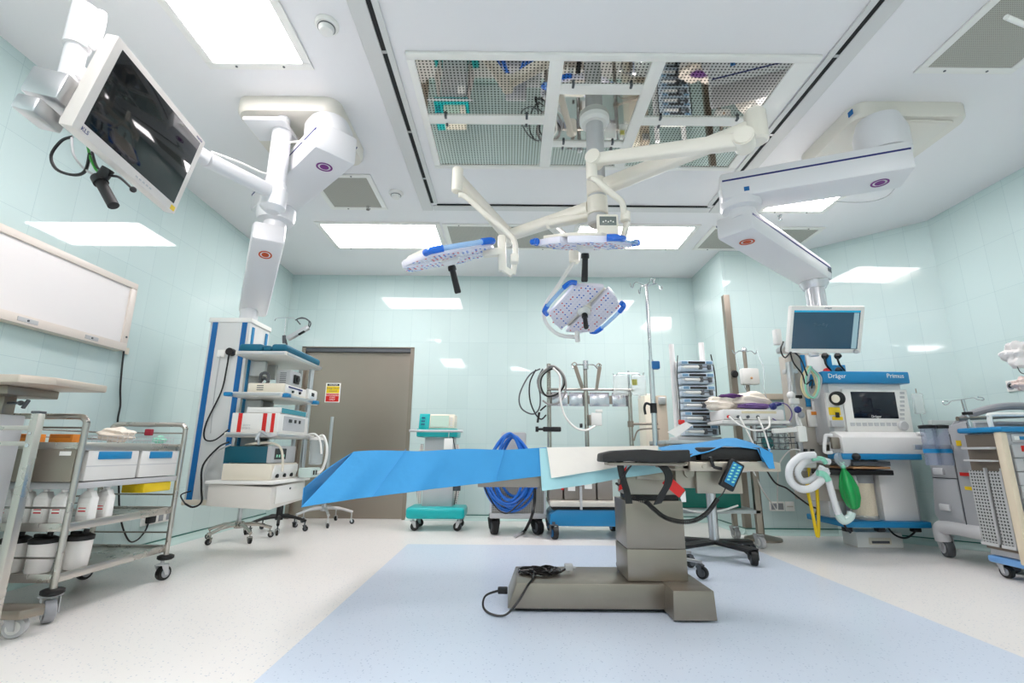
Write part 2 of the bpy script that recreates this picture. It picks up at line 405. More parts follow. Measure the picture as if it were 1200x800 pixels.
# ------------------------------------------------------------ CEILING
def rect_frame(mb, x0, x1, y0, y1, wd, z0, z1, bev=0):
    mb.box((x0-wd, y0-wd, z0), (x1+wd, y0, z1), bev); mb.box((x0-wd, y1, z0), (x1+wd, y1+wd, z1), bev)
    mb.box((x0-wd, y0, z0), (x0, y1, z1), bev); mb.box((x1, y0, z0), (x1+wd, y1, z1), bev)
    return mb
# slots and extrusions around the laminar flow field
FX0, FX1, FY1, FY0 = -.737, 1.835, 4.005, .6
mb = MB(); mb.box((FX0-.012, FY0, H-.012), (FX0+.012, FY1, H-.002)); mb.box((FX1-.012, FY0, H-.012), (FX1+.012, FY1, H-.002))
mb.box((FX0+.04, FY1+.03, H-.012), (FX1-.04, FY1+.042, H-.002)); struct('trim_10', mb, slotm)
mb = MB()
for x in (FX0, FX1):
    s = -1 if x < 0 else 1
    mb.box((min(x+s*.014, x+s*.11), FY0, H-.014), (max(x+s*.014, x+s*.11), FY1+.14, H-.001), .003); mb.box((min(x-s*.014, x-s*.05), FY0, H-.014), (max(x-s*.014, x-s*.05), FY1, H-.001), .003)
mb.box((FX0+.0, FY1+.055, H-.012), (FX1, FY1+.14, H-.001), .003); struct('trim_11', mb, mat('ceiling extrusion', (214, 214, 212), .35))
mb = MB()
for y in (1.6, 2.3, 3.0, 3.6):
    for x in (FX0, FX1): mb.box((x-.013, y-.01, H-.0135), (x+.013, y+.01, H-.012))
struct('trim_12', mb, alu)
def light(x0, x1, y0, y1, label, fr=.05):
    t = thing('ceiling_light', label, 'ceiling light', ((x0+x1)/2, (y0+y1)/2, H-.012), 'recessed ceiling lights')
    obj('light_frame', rect_frame(MB(), x0, x1, y0, y1, fr, H-.012, H-.001, .002), white, t)
    obj('diffuser', MB().box((x0, y0, H-.008), (x1, y1, H-.001)), DIFF, t)
    mb = MB()
    for x in (x0+.12, x1-.12): mb.cyl((x, y1+fr*.5, H-.015), (x, y1+fr*.5, H-.011), .007)
    each('screw', mb, dgrey, t)
light(-1.76, -1.24, 1.2, 2.39, 'bright recessed ceiling light cut by the top edge of the photo, beside the detector')
light(-1.93, -.78, 4.45, 5.01, 'long recessed ceiling light near the back wall, above the steel door')
light(.68, 1.83, 4.45, 4.97, 'long recessed ceiling light behind the middle surgical lamp')
light(2.34, 2.88, 3.3, 4.1, 'recessed ceiling light half hidden behind the right pendant arm')
light(-1.76, -1.24, -1.0, .19, 'recessed ceiling light behind the photographer on the left side')
light(2.4, 2.92, -1.0, .19, 'recessed ceiling light behind the photographer on the right side')
light(.0, 1.1, -1.5, -.93, 'recessed ceiling light behind the photographer in the middle')
def grille(x0, x1, y0, y1, label):
    t = thing('ceiling_grille', label, 'ceiling grille', ((x0+x1)/2, (y0+y1)/2, H-.012), 'return air grilles in the ceiling')
    obj('grille_frame', rect_frame(MB(), x0, x1, y0, y1, .045, H-.012, H-.001, .002), white, t)
    obj('grille_panel', MB().box((x0, y0, H-.007), (x1, y1, H-.001)), GRILLE, t)
    mb = MB()
    for x in (x0+.12, x1-.12): mb.cyl((x, y0-.022, H-.015), (x, y0-.022, H-.011), .007); mb.cyl((x, y1+.022, H-.015), (x, y1+.022, H-.011), .007)
    each('screw', mb, dgrey, t)
grille(-1.66, -1.22, 3.6, 4.1, 'grey ceiling grille just behind the left pendant cover')
grille(-.66, .46, 4.47, 4.99, 'long grey ceiling grille between the two long back lights')
grille(2.05, 3.1, 4.48, 4.96, 'grey ceiling grille behind the lower right pendant arm')
grille(2.42, 2.91, 1.75, 2.38, 'grey ceiling grille at the top right corner of the photo')
# perforated mirror panels
gx = [(-.574, .207), (.290, .80), (.862, 1.60)]
mb = MB()
X0, X1, Y0, Y1 = -.62, 1.68, 2.3, 3.44
ps = [(-.574, .207, 2.345, 2.82), (-.574, .207, 2.90, 3.40), (.290, .80, 2.345, 2.53), (.290, .80, 2.61, 3.09), (.290, .80, 3.15, 3.40), (.88, 1.62, 2.345, 2.82), (.88, 1.70, 2.90, 3.40)]
for yy in ((Y0, 2.345), (3.40, Y1)): mb.box((X0, yy[0], H-.022), (1.76, yy[1], H-.001), .003)
for xx in ((X0, -.574), (.207, .29), (.80, .88)): mb.box((xx[0], 2.345, H-.022), (xx[1], 3.40, H-.001), .003)
mb.box((1.62, 2.345, H-.022), (1.76, 2.9, H-.001), .003); mb.box((1.70, 2.9, H-.022), (1.76, 3.40, H-.001), .003)
for q in ((-.574, .207, 2.82, 2.90), (.29, .80, 2.53, 2.61), (.29, .80, 3.09, 3.15), (.88, 1.62, 2.82, 2.90)): mb.box((q[0], q[2], H-.022), (q[1], q[3], H-.001), .003)
tag(obj('panel_frame', mb, white), 'white aluminium frame holding the mirror panels in the middle of the ceiling', 'ceiling frame')
lbl = ['perforated mirror ceiling panel, front left, the wider one with cluttered reflection', 'perforated mirror ceiling panel, back left, beyond the front left one', 'narrow perforated mirror ceiling panel at the front of the middle row', 'plain unperforated mirror ceiling panel around the lamp column', 'narrow perforated mirror ceiling panel behind the lamp column', 'perforated mirror ceiling panel, front right', 'perforated mirror ceiling panel, back right, behind the upper lamp arm']
for i, (x0, x1, y0, y1) in enumerate(ps):
    t = thing('mirror_panel', lbl[i], 'ceiling panel', ((x0+x1)/2, (y0+y1)/2, H-.01), 'mirror panels around the lamp column')
    obj('panel_sheet', MB().box((x0, y0, H-.01), (x1, y1, H-.001)), MIRROR if i == 3 else PERF, t)
    mb = MB()
    for x in (x0+.15*(x1-x0), x1-.15*(x1-x0)):
        yq = y1 if i in (0, 2, 3, 5) else y0
        mb.box((x-.008, yq-.012, H-.03), (x+.008, yq+.02, H-.01), .003)
    each('latch', mb, dgrey, t)
for (x, y, lb) in ((-1.0, 2.13, 'round white smoke detector beside the left ceiling light'), (-1.03, 3.85, 'small round white smoke detector between the left rail and the grille')):
    t = thing('smoke_detector', lb, 'smoke detector', (x, y, H-.05), 'ceiling smoke detectors')
    obj('detector_base', MB().lathe([(.055, -.022), (.062, -.012), (.062, 0)], (x, y, H-.001)), white, t)
    obj('detector_head', MB().lathe([(.02, -.055), (.034, -.05), (.042, -.03), (.044, -.022)], (x, y, H-.001)), offw, t)
    obj('vent_slot', MB().lathe([(.0455, -.029), (.0455, -.025)], (x, y, H-.001)), dgrey, t)
for (x, y, lb) in ((-1.34, 4.07, 'small chrome sprinkler head behind the left pendant'), (2.55, 4.2, 'small chrome sprinkler head behind the right pendant')):
    tag(obj('sprinkler', MB().lathe([(.02, -.004), (.02, 0)], (x, y, H-.001)).cyl((x, y, H-.045), (x, y, H), .006).lathe([(.016, -.05), (.016, -.045)], (x, y, H)).cyl((x-.012, y, H-.045), (x-.014, y, H-.01), .002).cyl((x+.012, y, H-.045), (x+.014, y, H-.01), .002), chrome), lb, 'sprinkler', 'ceiling sprinklers')

# ------------------------------------------------------------ OPERATING TABLE
T = thing('operating_table', 'stainless steel operating table standing in the middle of the room', 'operating table', (.5, 2.8, 0))
mb = MB()
mb.prism([(-.01, 2.63, .02), (.9, 2.63, .02), (.9, 2.63, .136), (.035, 2.63, .136)], (0, .37, 0), .004)
mb.prism([(.775, 2.5, .01), (.982, 2.5, .01), (.975, 2.5, .140), (.78, 2.5, .140)], (0, .62, 0), .004)
obj('base', mb, steelb, T)
mb = MB()
for x, y in ((.06, 2.7), (.06, 2.93), (.82, 2.56), (.95, 2.56), (.82, 3.06), (.95, 3.06)): mb.cyl((x, y, 0.0), (x, y, .022), .02)
mb.box((.03, 2.65, .008), (.93, 2.98, .02)); obj('underside', mb, black, T)
obj('column', MB().box((.607, 2.67, .14), (.915, 2.95, .292), .003).box((.609, 2.672, .294), (.913, 2.948, .532), .003), steelb, T)
obj('bellows', MB().box((.64, 2.69, .53), (.9, 2.93, .56), .004), black, T)
mb = MB().box((.63, 2.7, .555), (.93, 2.94, .70), .008); mb.box((.68, 2.69, .64), (.83, 2.705, .675), .003); mb.box((.88, 2.66, .60), (1.0, 2.9, .72), .006)
mb.cyl((.95, 2.64, .68), (.95, 2.92, .68), .028)
mb.box((.98, 2.63, .575), (1.22, 2.66, .73), .004); obj('tilt_mechanism', mb, mat('taupe metal', (172, 164, 150), .35, .7), T)
mb = MB(); 
mb.box((-.17, 2.605, .60), (.2, 2.63, .69), .003); mb.box((-.17, 3.07, .628), (.2, 3.10, .70), .003); mb.box((-.2, 2.6, .69), (.95, 3.1, .72), .003)
mb.box((-.85, 2.62, .69), (-.2, 3.08, .715), .003)
obj('tabletop_frame', mb, steelb, T)
mb = MB(); 
mb.box((.93, 2.57, .69), (1.40, 2.60, .738), .004); mb.box((.93, 3.10, .69), (1.40, 3.13, .738), .004); mb.box((.9, 2.6, .70), (1.38, 3.1, .735), .003)
for x in (1.0, 1.2, 1.35): mb.cyl((x, 2.56, .714), (x, 2.60, .714), .011)
obj('side_rail', mb, mat('rail metal', (190, 180, 166), .35, .7), T)
obj('mattress', MB().box((-.84, 2.61, .718), (-.2, 3.09, .765), .015).box((-.19, 2.6, .722), (.98, 3.1, .778), .015), blackf, T)
obj('head_pad', MB().box((1.0, 2.6, .742), (1.37, 3.1, .812), .018), blackf, T)
# leg joint clamps
mb = MB(); mb.cyl((-.3, 2.6, .70), (-.3, 3.1, .70), .028); mb.box((-.33, 2.59, .62), (-.24, 2.66, .70), .008); mb.cyl((-.28, 2.62, .58), (-.28, 2.62, .64), .02); mb.bar((-.5, 2.62, .69), (-.25, 2.62, .66), .03, .02, .004)
obj('joint', mb, dgrey, T)
# armboard in front of the table
mb = MB()
AB = [(.435, .735), (.44, .775), (.50, .789), (.64, .797), (.74, .79), (.86, .797), (.862, .745), (.80, .735), (.70, .733), (.56, .74)]
rows = []
mb.prism([(x, 2.36, z) for x, z in AB], (0, .15, 0), .008); obj('armboard_pad', mb, blackf, T)
obj('armboard_plate', MB().box((.47, 2.38, .72), (.84, 2.49, .735), .004).bar((.74, 2.49, .72), (.86, 2.62, .71), .03, .02, .003).bar((.84, 2.44, .728), (.9, 2.56, .735), .025, .02, .004), steelb, T)
def strap(name, pts, wd, mt, par, th=.004, wdir=(0, 1, 0)):
    P = [Vector(p) for p in pts]; Q = []
    for i in range(len(P)-1):
        p0, p1, p2, p3 = P[max(i-1, 0)], P[i], P[i+1], P[min(i+2, len(P)-1)]
        for k in range(6):
            t = k/6; Q.append(.5*((2*p1)+(p2-p0)*t+(2*p0-5*p1+4*p2-p3)*t*t+(3*p1-p0-3*p2+p3)*t*t*t))
    Q.append(P[-1]); wv = Vector(wdir).normalized()*wd/2
    return obj(name, MB().sheet([[q-wv, q, q+wv] for q in Q], th), mt, par, 60)
YA = 2.40
def A_(u, v, y=YA): return at(u, v, y=y)
strap('strap', [A_(726, 540), A_(727, 548), A_(730, 562), A_(734, 575), A_(737, 590)], .035, black, T, .005, (1, .35, 0))
strap('strap', [A_(745, 541), A_(738, 546), A_(731, 556), A_(728, 566)], .03, black, T, .005, (.8, .5, .5))
strap('strap', [A_(768, 541), A_(777, 547), A_(783, 556), A_(782, 567), A_(776, 578), A_(770, 590)], .045, black, T, .006, (1, .4, .15))
obj('red_tag', MB().sheet([[A_(784, 557, 2.5), A_(776, 566, 2.5)], [A_(803, 574, 2.5), A_(796, 583, 2.5)]], .004), red, T)
obj('red_strap', MB().sheet([[A_(728, 553, 2.46), A_(735, 545, 2.46)], [A_(725, 575, 2.46), A_(729, 573, 2.46)]], .004), red, T)
obj('paper_tag', MB().sheet([[A_(797, 583, 2.52), A_(803, 575, 2.52)], [A_(799, 588, 2.52), A_(804, 588, 2.52)]], .002), paper, T)
# power lead lying on the base
mb = MB(); cx, cy = .165, 2.83
pts = []
for k in range(5*10):
    a = 2*pi*k/10; r = .075+.03*sin(k*1.7); pts.append((cx+r*1.15*cos(a), cy+r*.8*sin(a), .146+.012*(k/50)+.006*sin(k*2.3)))
pts += [(.28, 2.80, .155), (.315, 2.84, .165)]
pl = thing('power_cable', 'black power cable coiled on the operating table base, its end looping to the floor', 'cable', (cx, cy, .14))
mb.tube(pts, .0055, 6, n=3)
p0 = at(633, 682, y=2.68); mb.tube([(.13, 2.8, .15), (.12, 2.68, .148), (.09, 2.615, .13), (.04, 2.59, .06), (-.02, 2.56, .012), (-.09, 2.58, .01), (-.13, 2.62, .03), (-.12, 2.66, .07), (-.05, 2.7, .085)], .0055, 6)
obj('lead', mb, blackc, pl); obj('inlet_plug', MB().box((-.06, 2.685, .07), (-.01, 2.715, .1), .004), black, pl)
mb = MB().box((.3, 2.82, .15), (.345, 2.86, .185), .006)
for d in (-.01, 0, .01): mb.box((.345, 2.835+d, .165), (.36, 2.84+d, .17))
obj('mains_plug', mb, lgrey, pl)

# drape on the leg section
dg = thing('blue_drape', 'large bright blue disposable drape over the left leg half of the operating table', 'drape', (-.4, 2.85, .78))
def lerp(a, b, t): return a+(b-a)*t
TL, TR = at(421, 530, y=2.66), at(641, 524, y=2.62)       # near edge of the table top
NU = 40; rows = []
for j in range(-10, 13):
    row = []
    for i in range(NU+1):
        s = i/NU
        x = lerp(-.825, .195, s); zt = lerp(.775, .800, s)+.004*sin(s*14)
        if j <= 0:       # top, from the far edge to the near edge
            t = (j+10)/10; p = Vector((x, lerp(3.11, 2.60, t), zt-.004*sin(t*pi)))
            if t < .1: p.z -= .02
        else:
            t = j/12; zb = lerp(.505, .662, s**.9); flare = lerp(.09, .012, s)
            p = Vector((lerp(x, lerp(-1.035, .195, s), t), 2.60-flare*t-.010*t*sin(s*19)-.006*t*sin(s*41+2), lerp(zt, zb, t)))
        row.append(p)
    rows.append(row)
mb = MB().sheet(rows, .003)
# end flap sloping down over the table end
rows = []
for j in range(0, 11):
    t = j/10; row = []
    for i in range(9):
        s = i/8; y = lerp(3.11, 2.60, s); e = Vector((-.825, y, .775)); b = Vector((-1.035, lerp(3.15, 2.51, s), lerp(.60, .595, s)))
        p = e.lerp(b, t); p.z += .012*sin(pi*t); row.append(p)
    rows.append(row)
for j in range(1, 5):
    t = j/4; rows.append([Vector((-1.035, lerp(3.15, 2.51, i/8), lerp(.597, .505, t)-.002)) for i in range(9)])
mb.sheet(rows, .003)
dob = obj('drape_sheet', mb, drapeb, dg, 60)
mb = MB()
for s in (.28, .78):
    x = lerp(-.84, .195, s); mb.bar((x, 2.594, .79), (lerp(-1.035, .195, s), 2.594-lerp(.09, .012, s)-.004, lerp(.505, .662, s)+.01), .003, .002)
each('fold_crease', mb, mat('drape crease', (70, 158, 220), .75), dg)
# cyan underpad and white sheet
def hang(name, uvtop, uvbot, yt, yf, mt, label, th=.003, dz=.0):
    n = 24; rows = []
    for j in range(-6, 9):
        row = []
        for i in range(n+1):
            s = i/n; k = s*(len(uvbot)-1); a = min(int(k), len(uvbot)-2); q = k-a
            bu = [lerp(uvbot[a][m_], uvbot[a+1][m_], q) for m_ in (0, 1)]
            tp = at(lerp(uvtop[0][0], uvtop[1][0], s), lerp(uvtop[0][1], uvtop[1][1], s), y=yf)
            bt = at(bu[0], bu[1], y=yf-.012)
            if j <= 0: t = (j+6)/6; p = Vector((tp.x, lerp(yt, yf, t), tp.z+dz))
            else: t = j/8; p = tp.lerp(bt, t); p.y -= .006*sin(s*17)*t
            row.append(p)
        rows.append(row)
    return tag(obj(name, MB().sheet(rows, th), mt, None, 60), label, 'sheet')
hang('underpad', [(632, 525), (772, 523)], [(635, 575), (680, 569), (730, 560), (779, 553)], 3.08, 2.592, drapec, 'pale cyan absorbent underpad hanging over the near side of the table')
hang('white_sheet', [(641, 524), (771, 522)], [(646, 560), (690, 553), (730, 546), (772, 541)], 3.06, 2.578, sheet, 'white cloth sheet lying on the cyan underpad on the table')
# blue drape over the head end
rows = []
topl = [(772, 524), (790, 521), (815, 519), (835, 516), (850, 513), (862, 513), (880, 518), (893, 524), (903, 526)]
frl = [(775, 527), (800, 527), (806, 536), (813, 533), (830, 529), (848, 522), (865, 523), (888, 526), (896, 545)]
for (a, b) in zip(topl, frl):
    row = []
    for k in range(9):
        t = k/8
        if t <= .5: q = t/.5; p = at(a[0], a[1], y=3.05).lerp(at(a[0], a[1]+1, y=2.75), q)
        else: q = (t-.5)/.5; p = at(a[0], a[1]+1, y=2.75).lerp(at(b[0], b[1], y=2.585), q)
        row.append(p)
    rows.append(row)
tag(obj('blue_head_drape', MB().sheet(rows, .003), drapeb, None, 50), 'crumpled blue drape over the black head pad at the right end of the table', 'drape')
rows = [[at(890, 525, y=2.57), at(893, 525, y=2.56), at(905, 531, y=2.56)], [at(892, 534, y=2.55), at(898, 536, y=2.55), at(906, 540, y=2.55)], [at(901, 549, y=2.55), at(904, 549, y=2.55), at(908, 549, y=2.55)]]
tag(obj('drape_corner', MB().sheet(rows, .003), drapeb, None, 50), 'small blue drape corner hanging off the right end of the table', 'drape')
# hand control with coiled cord
hc = thing('hand_control', 'black table remote with blue keypad hanging from the side rail, on a coiled cord', 'remote control', at(850, 575, y=2.53))
a, b = at(864, 541, y=2.53), at(850, 572, y=2.53)
mb = MB().bar(a, b, .075, .035, .008, up=(0, 1, .1)); mb.bar(at(832, 535, y=2.54), at(836, 547, y=2.54), .02, .015, .003).bar(at(836, 547, y=2.54), at(846, 549, y=2.54), .015, .015, .003); obj('housing', mb, black, hc)
d = (b-a).normalized()
obj('keypad', MB().bar(a+d*.012+V(0, -.0185, 0), b-d*.025+V(0, -.0185, 0), .052, .004, .001, up=(0, 1, .1)), blues, hc)
mb = MB()
for k in range(6):
    for q in (-1, 1):
        c = a.lerp(b, .16+k*.11)+V(0, -.0215, 0)+Vector((cos(atan2(d.z, d.x)+pi/2), 0, sin(atan2(d.z, d.x)+pi/2)))*.013*q
        mb.box(c-V(.007, .001, .004), c+V(.007, .001, .004), .001)
obj('keys', mb, mint, hc)
mb = MB(); path = [at(*p, y=2.53) for p in [(740, 583), (757, 588), (766, 596), (779, 606), (796, 611), (813, 610), (826, 603), (835, 593), (841, 584)]]
fine = []
for i in range(len(path)-1):
    p0, p1, p2, p3 = path[max(i-1, 0)], path[i], path[i+1], path[min(i+2, len(path)-1)]
    for k in range(70):
        t = k/70; fine.append(.5*((2*p1)+(p2-p0)*t+(2*p0-5*p1+4*p2-p3)*t*t+(3*p1-p0-3*p2+p3)*t*t*t))
hel = []
for i, p in enumerate(fine):
    tg = (fine[min(i+1, len(fine)-1)]-fine[max(i-1, 0)]).normalized(); n1 = V(0, 1, 0); n2 = tg.cross(n1); a_ = i*2*pi/8
    hel.append(p+(n1*cos(a_)+n2*sin(a_))*.0095)
mb.tube(hel, .0032, 5, smooth=False); mb.tube([path[-1], at(847, 578, y=2.53), b], .003, 6); mb.tube([at(722, 566, y=2.6), at(730, 572, y=2.56), path[0]], .006, 6); obj('coiled_cord', mb, blackc, hc)

# ------------------------------------------------------------ SURGICAL LAMPS
LC = Vector((.55, 2.85, 0))
SL = thing('surgical_lamp', 'cream triple surgical lamp on a ceiling column over the operating table', 'surgical lamp', (LC.x, LC.y, 2.2))
SLcover = (LC.x, LC.y)
obj('ceiling_collar', MB().lathe([(.085, -.05), (.1, -.03), (.1, 0)], (LC.x, LC.y, H-.01)), offw, SL)
obj('column', MB().cyl((LC.x, LC.y, 2.24), (LC.x, LC.y, H-.02), .058, seg=28).lathe([(.05, 2.2), (.062, 2.21), (.066, 2.235), (.066, 2.26)], (LC.x, LC.y, 0)), lgrey, SL)
cr2 = mat('warm white enamel', (236, 231, 218), .3)
for z in (2.30, 2.43, 2.56): pass
obj('arm_hub', MB().lathe([(.058, 2.27), (.068, 2.275), (.068, 2.39), (.058, 2.395)], (LC.x, LC.y, 0)).lathe([(.058, 2.41), (.066, 2.415), (.066, 2.52), (.058, 2.53)], (LC.x, LC.y, 0)), cr2, SL)
def darm(a, b, w1, w2, h1, h2):
    "tapered rounded beam"
    a = Vector(a); b = Vector(b); z = (b-a).normalized(); x = V(0, 0, 1).cross(z).normalized(); y = z.cross(x); n = 20
    t = bmesh.new(); R = []
    for (c, w_, h_) in ((a, w1, h1), (b, w2, h2)):
        R.append([t.verts.new(c+x*(w_/2*math.copysign(abs(cos(2*pi*k/n))**.55, cos(2*pi*k/n)))+y*(h_/2*math.copysign(abs(sin(2*pi*k/n))**.55, sin(2*pi*k/n)))) for k in range(n)])
    for k in range(n): t.faces.new((R[0][k], R[0][(k+1) % n], R[1][(k+1) % n], R[1][k]))
    t.faces.new(R[0][::-1]); t.faces.new(R[1]); bmesh.ops.recalc_face_normals(t, faces=t.faces); return t
def arm(name, a, b, w1, w2, h1, h2, par=SL, mt=cr2):
    mb = MB(); mb._merge(darm(a, b, w1, w2, h1, h2)); return obj(name, mb, mt, par)
E1 = at(593, 277, z=2.33); S1 = at(536, 210, y=2.66)
arm('extension_arm', (LC.x-.05, LC.y+.02, 2.33), E1, .09, .075, .085, .075)
obj('elbow', MB().lathe([(.035, -.07), (.045, -.06), (.045, .06), (.035, .07)], E1), cr2, SL)
arm('spring_arm', E1+V(0, 0, .03), S1+V(0, 0, .01), .075, .05, .10, .075)
obj('end_joint', MB().lathe([(.028, -.075), (.034, -.068), (.034, .075), (.026, .085)], S1+V(0, 0, -.01)), cr2, SL)
H1 = at(527, 303, y=2.78)
Y1e = at(603, 283, y=2.72); Y1m = at(604, 302, y=2.72)
obj('yoke', MB().tube([at(537, 228, y=2.66), at(546, 231, y=2.67), at(570, 252, y=2.70), at(594, 272, y=2.72), Y1e, Y1m], .017, 12, n=6).box(Y1m-V(.03, .03, .035), Y1m+V(.02, .03, .02), .01), cr2, SL)
# arm 2
E2 = at(886, 148, z=2.56); E2l = at(878, 163, z=2.44); S2 = at(697, 187, y=2.60)
arm('extension_arm', (LC.x+.05, LC.y-.02, 2.47), E2, .09, .08, .10, .085)
obj('elbow', MB().lathe([(.045, -.10), (.058, -.09), (.058, .08), (.05, .095)], E2), cr2, SL)
E2c = at(872, 165, y=2.2)
n_ = (S2-E2c).normalized().cross(V(0, 0, 1))
obj('elbow_disc', MB().cyl(E2c-n_*.055, E2c+n_*.055, .052, seg=28).cyl(E2c-n_*.06, E2c+n_*.06, .045, seg=28), cr2, SL)
arm('spring_arm', E2c, S2, .075, .055, .085, .075)
obj('warning_label', MB().box(at(727, 182, y=2.52)-V(.014, .003, .009), at(727, 182, y=2.52)+V(.014, .003, .009), .001), yellow, SL)
obj('elbow_disc', MB().cyl(S2-n_*.05, S2+n_*.05, .046, seg=28), cr2, SL)
obj('end_joint', MB().lathe([(.028, -.11), (.034, -.10), (.034, .02), (.028, .03)], at(693, 190, y=2.6)), cr2, SL)
H2 = at(686, 288, y=2.78)
obj('yoke', MB().tube([at(693, 208, y=2.60), at(700, 212, y=2.60), at(716, 226, y=2.62), at(728, 236, y=2.65), at(731, 247, y=2.68), at(731, 258, y=2.72)], .019, 12).cyl(at(733, 249, y=2.7), at(733, 259, y=2.7), .03).bar(at(736, 256, y=2.72), at(729, 285, y=2.74), .05, .03, .008), cr2, SL)
# arm 3
E3 = at(645, 262, z=2.30)
arm('extension_arm', (LC.x-.04, LC.y+.03, 2.29), E3, .08, .07, .06, .06)
S3 = at(673, 296, y=3.75)
arm('spring_arm', E3, S3+V(0, 0, .05), .06, .045, .07, .06)
obj('end_joint', MB().lathe([(.035, -.07), (.045, -.06), (.045, .06), (.035, .07)], S3-V(0, 0, .02)), cr2, SL)
obj('yoke', MB().tube([S3-V(0, 0, .08), at(668, 313, y=3.75), at(652, 338, y=3.8), at(638, 360, y=3.86), at(640, 378, y=3.90), at(655, 392, y=3.9), at(676, 395, y=3.9)], .016, 10).cyl(at(676, 388, y=3.86), at(677, 400, y=3.86), .02), offw, SL)
def lamp_head(c, x, n, sc, handle_len=.15, tilt=0):
    "two LED wings with blue side handles and a central grip; n points where the light goes"
    x = Vector(x).normalized(); n = Vector(n).normalized(); x = (x-n*x.dot(n)).normalized(); y = n.cross(x)
    def P(a, b, e=0): return Vector(c)+x*a*sc+y*b*sc+n*e*sc
    hd = obj('lamp_head', MB().prism([P(-.07, -.05, -.04), P(.07, -.05, -.04), P(.07, .05, -.04), P(-.07, .05, -.04)], n*.045*sc, .006*sc).prism([P(-.20, -.19, -.055), P(.20, -.19, -.055), P(.26, -.03, -.055), P(.26, .03, -.055), P(.20, .19, -.055), P(-.20, .19, -.055), P(-.26, .03, -.055), P(-.26, -.03, -.055)], n*.02*sc, .006*sc), cr2, SL)
    fmbs = {}
    for s in (-1, 1):
        fmb = fmbs[s] = MB()
        pol = [P(-.30, s*.022, -.035), P(.30, s*.022, -.035), P(.26, s*.12, -.035), P(.18, s*.235, -.035), P(-.18, s*.235, -.035), P(-.26, s*.12, -.035)]
        fmb.prism(pol, n*.04*sc, .007*sc)
        for i in range(-9, 10):
            for j in range(6):
                a = i*.029+(j % 2)*.0145; b = .045+j*.033
                lim = .27 if b < .12 else .27-(b-.12)*.72
                if abs(a) > lim: continue
                q = P(a, s*b, .005); r = random.random()
                fmb.mi = 1 if r < .16 else 2 if r < .38 else 3; fmb.cyl(q, q+n*.0025, .0066*sc, seg=8)
    for s in (-1, 1): obj('led_wing', fmbs[s], [mat('white lamp face', (236, 234, 244), .25), redlens, bluelens, whitelens], hd)
    for s in (-1, 1):
        obj('side_handle', MB().tube([P(-.20, s*.235, -.02), P(-.17, s*.275, -.02), P(0, s*.285, -.02), P(.17, s*.275, -.02), P(.20, s*.235, -.02)], .016*sc, 10, n=8), bluep, hd)
        each('handle_end', MB().tube([P(-.21, s*.225, -.02), P(-.19, s*.268, -.02), P(-.12, s*.284, -.02)], .021*sc, 10).tube([P(.21, s*.225, -.02), P(.19, s*.268, -.02), P(.12, s*.284, -.02)], .021*sc, 10), bluet, hd)
    obj('camera_hub', MB().lathe([(.055*sc, 0), (.055*sc, .02*sc), (.04*sc, .035*sc), (.03*sc, .045*sc)], P(0, 0, .0), n), offw, hd)
    obj('grip', MB().lathe([(.022*sc, 0), (.026*sc, .012*sc), (.026*sc, .03*sc), (.019*sc, .035*sc), (.021*sc, handle_len*sc), (.017*sc, (handle_len+.008)*sc)], P(0, 0, .045), n, 14), black, hd)
    return P
lamp_head(H1, (.9, .35, .30), (.24, .26, -.93), .98, .17)
bk = lambda u, v: at(u, v, y=2.76)
obj('yoke_bracket', MB().bar(bk(588, 276), bk(589, 318), .045, .05, .012).bar(bk(566, 297), bk(590, 295), .05, .05, .01).bar(bk(589, 314), bk(601, 322), .035, .04, .01).bar(bk(601, 322), bk(604, 302), .03, .035, .01), cr2, SL)
lamp_head(H2, (.55, .83, .2), (.0, .33, -.94), 1.0, .17)
H3 = Vector((.589, 3.767, 1.908))
lamp_head(H3, (.489, -.78, .39), (.004, -.445, -.896), .98, .14)
p = at(712, 265, y=2.68)
obj('control_panel', MB().box(p-V(.065, .012, .075), p+V(.065, .012, .075), .008), cr2, SL)
obj('panel_display', MB().box(p-V(.05, .0145, .0), p+V(.052, -.0115, .058), .002), lcd, SL)
mb = MB()
for k in range(5): mb.box(p+V(-.032+k*.015, -.0165, .018+.006*(k % 2)), p+V(-.024+k*.015, -.0145, .026+.006*(k % 2)))
obj('panel_keys', mb, white, SL)
obj('panel_bracket', MB().bar(p+V(-.04, 0, -.07), H2+V(-.02, 0, .05), .03, .02, .004).bar(p+V(.05, 0, -.07), H2+V(.12, .03, .05), .03, .02, .004), cr2, SL)

# ------------------------------------------------------------ LEFT PENDANT
def rounded_slab(x0, x1, y0, y1, z0, z1, r, bev=.02):
    pts = []
    for cx, cy, a0 in ((x1-r, y1-r, 0), (x0+r, y1-r, pi/2), (x0+r, y0+r, pi), (x1-r, y0+r, 1.5*pi)):
        for k in range(7): a = a0+k*pi/12; pts.append((cx+r*cos(a), cy+r*sin(a), z0))
    t = bmesh.new(); A = [t.verts.new(p) for p in pts]; n = len(A)
    ins = lambda p, d, z: (p[0]+((x0+x1)/2-p[0])*d, p[1]+((y0+y1)/2-p[1])*d, z)
    B = [t.verts.new(ins(p, 0, z0+bev)) for p in pts]; C_ = [t.verts.new(ins(p, 0, z1)) for p in pts]
    for v, p in zip(A, pts): v.co = Vector(ins(p, bev*1.6, z0))
    t.faces.new(A[::-1])
    for i in range(n):
        t.faces.new((A[i], A[(i+1) % n], B[(i+1) % n], B[i])); t.faces.new((B[i], B[(i+1) % n], C_[(i+1) % n], C_[i]))
    t.faces.new(C_); bmesh.ops.recalc_face_normals(t, faces=t.faces); return t
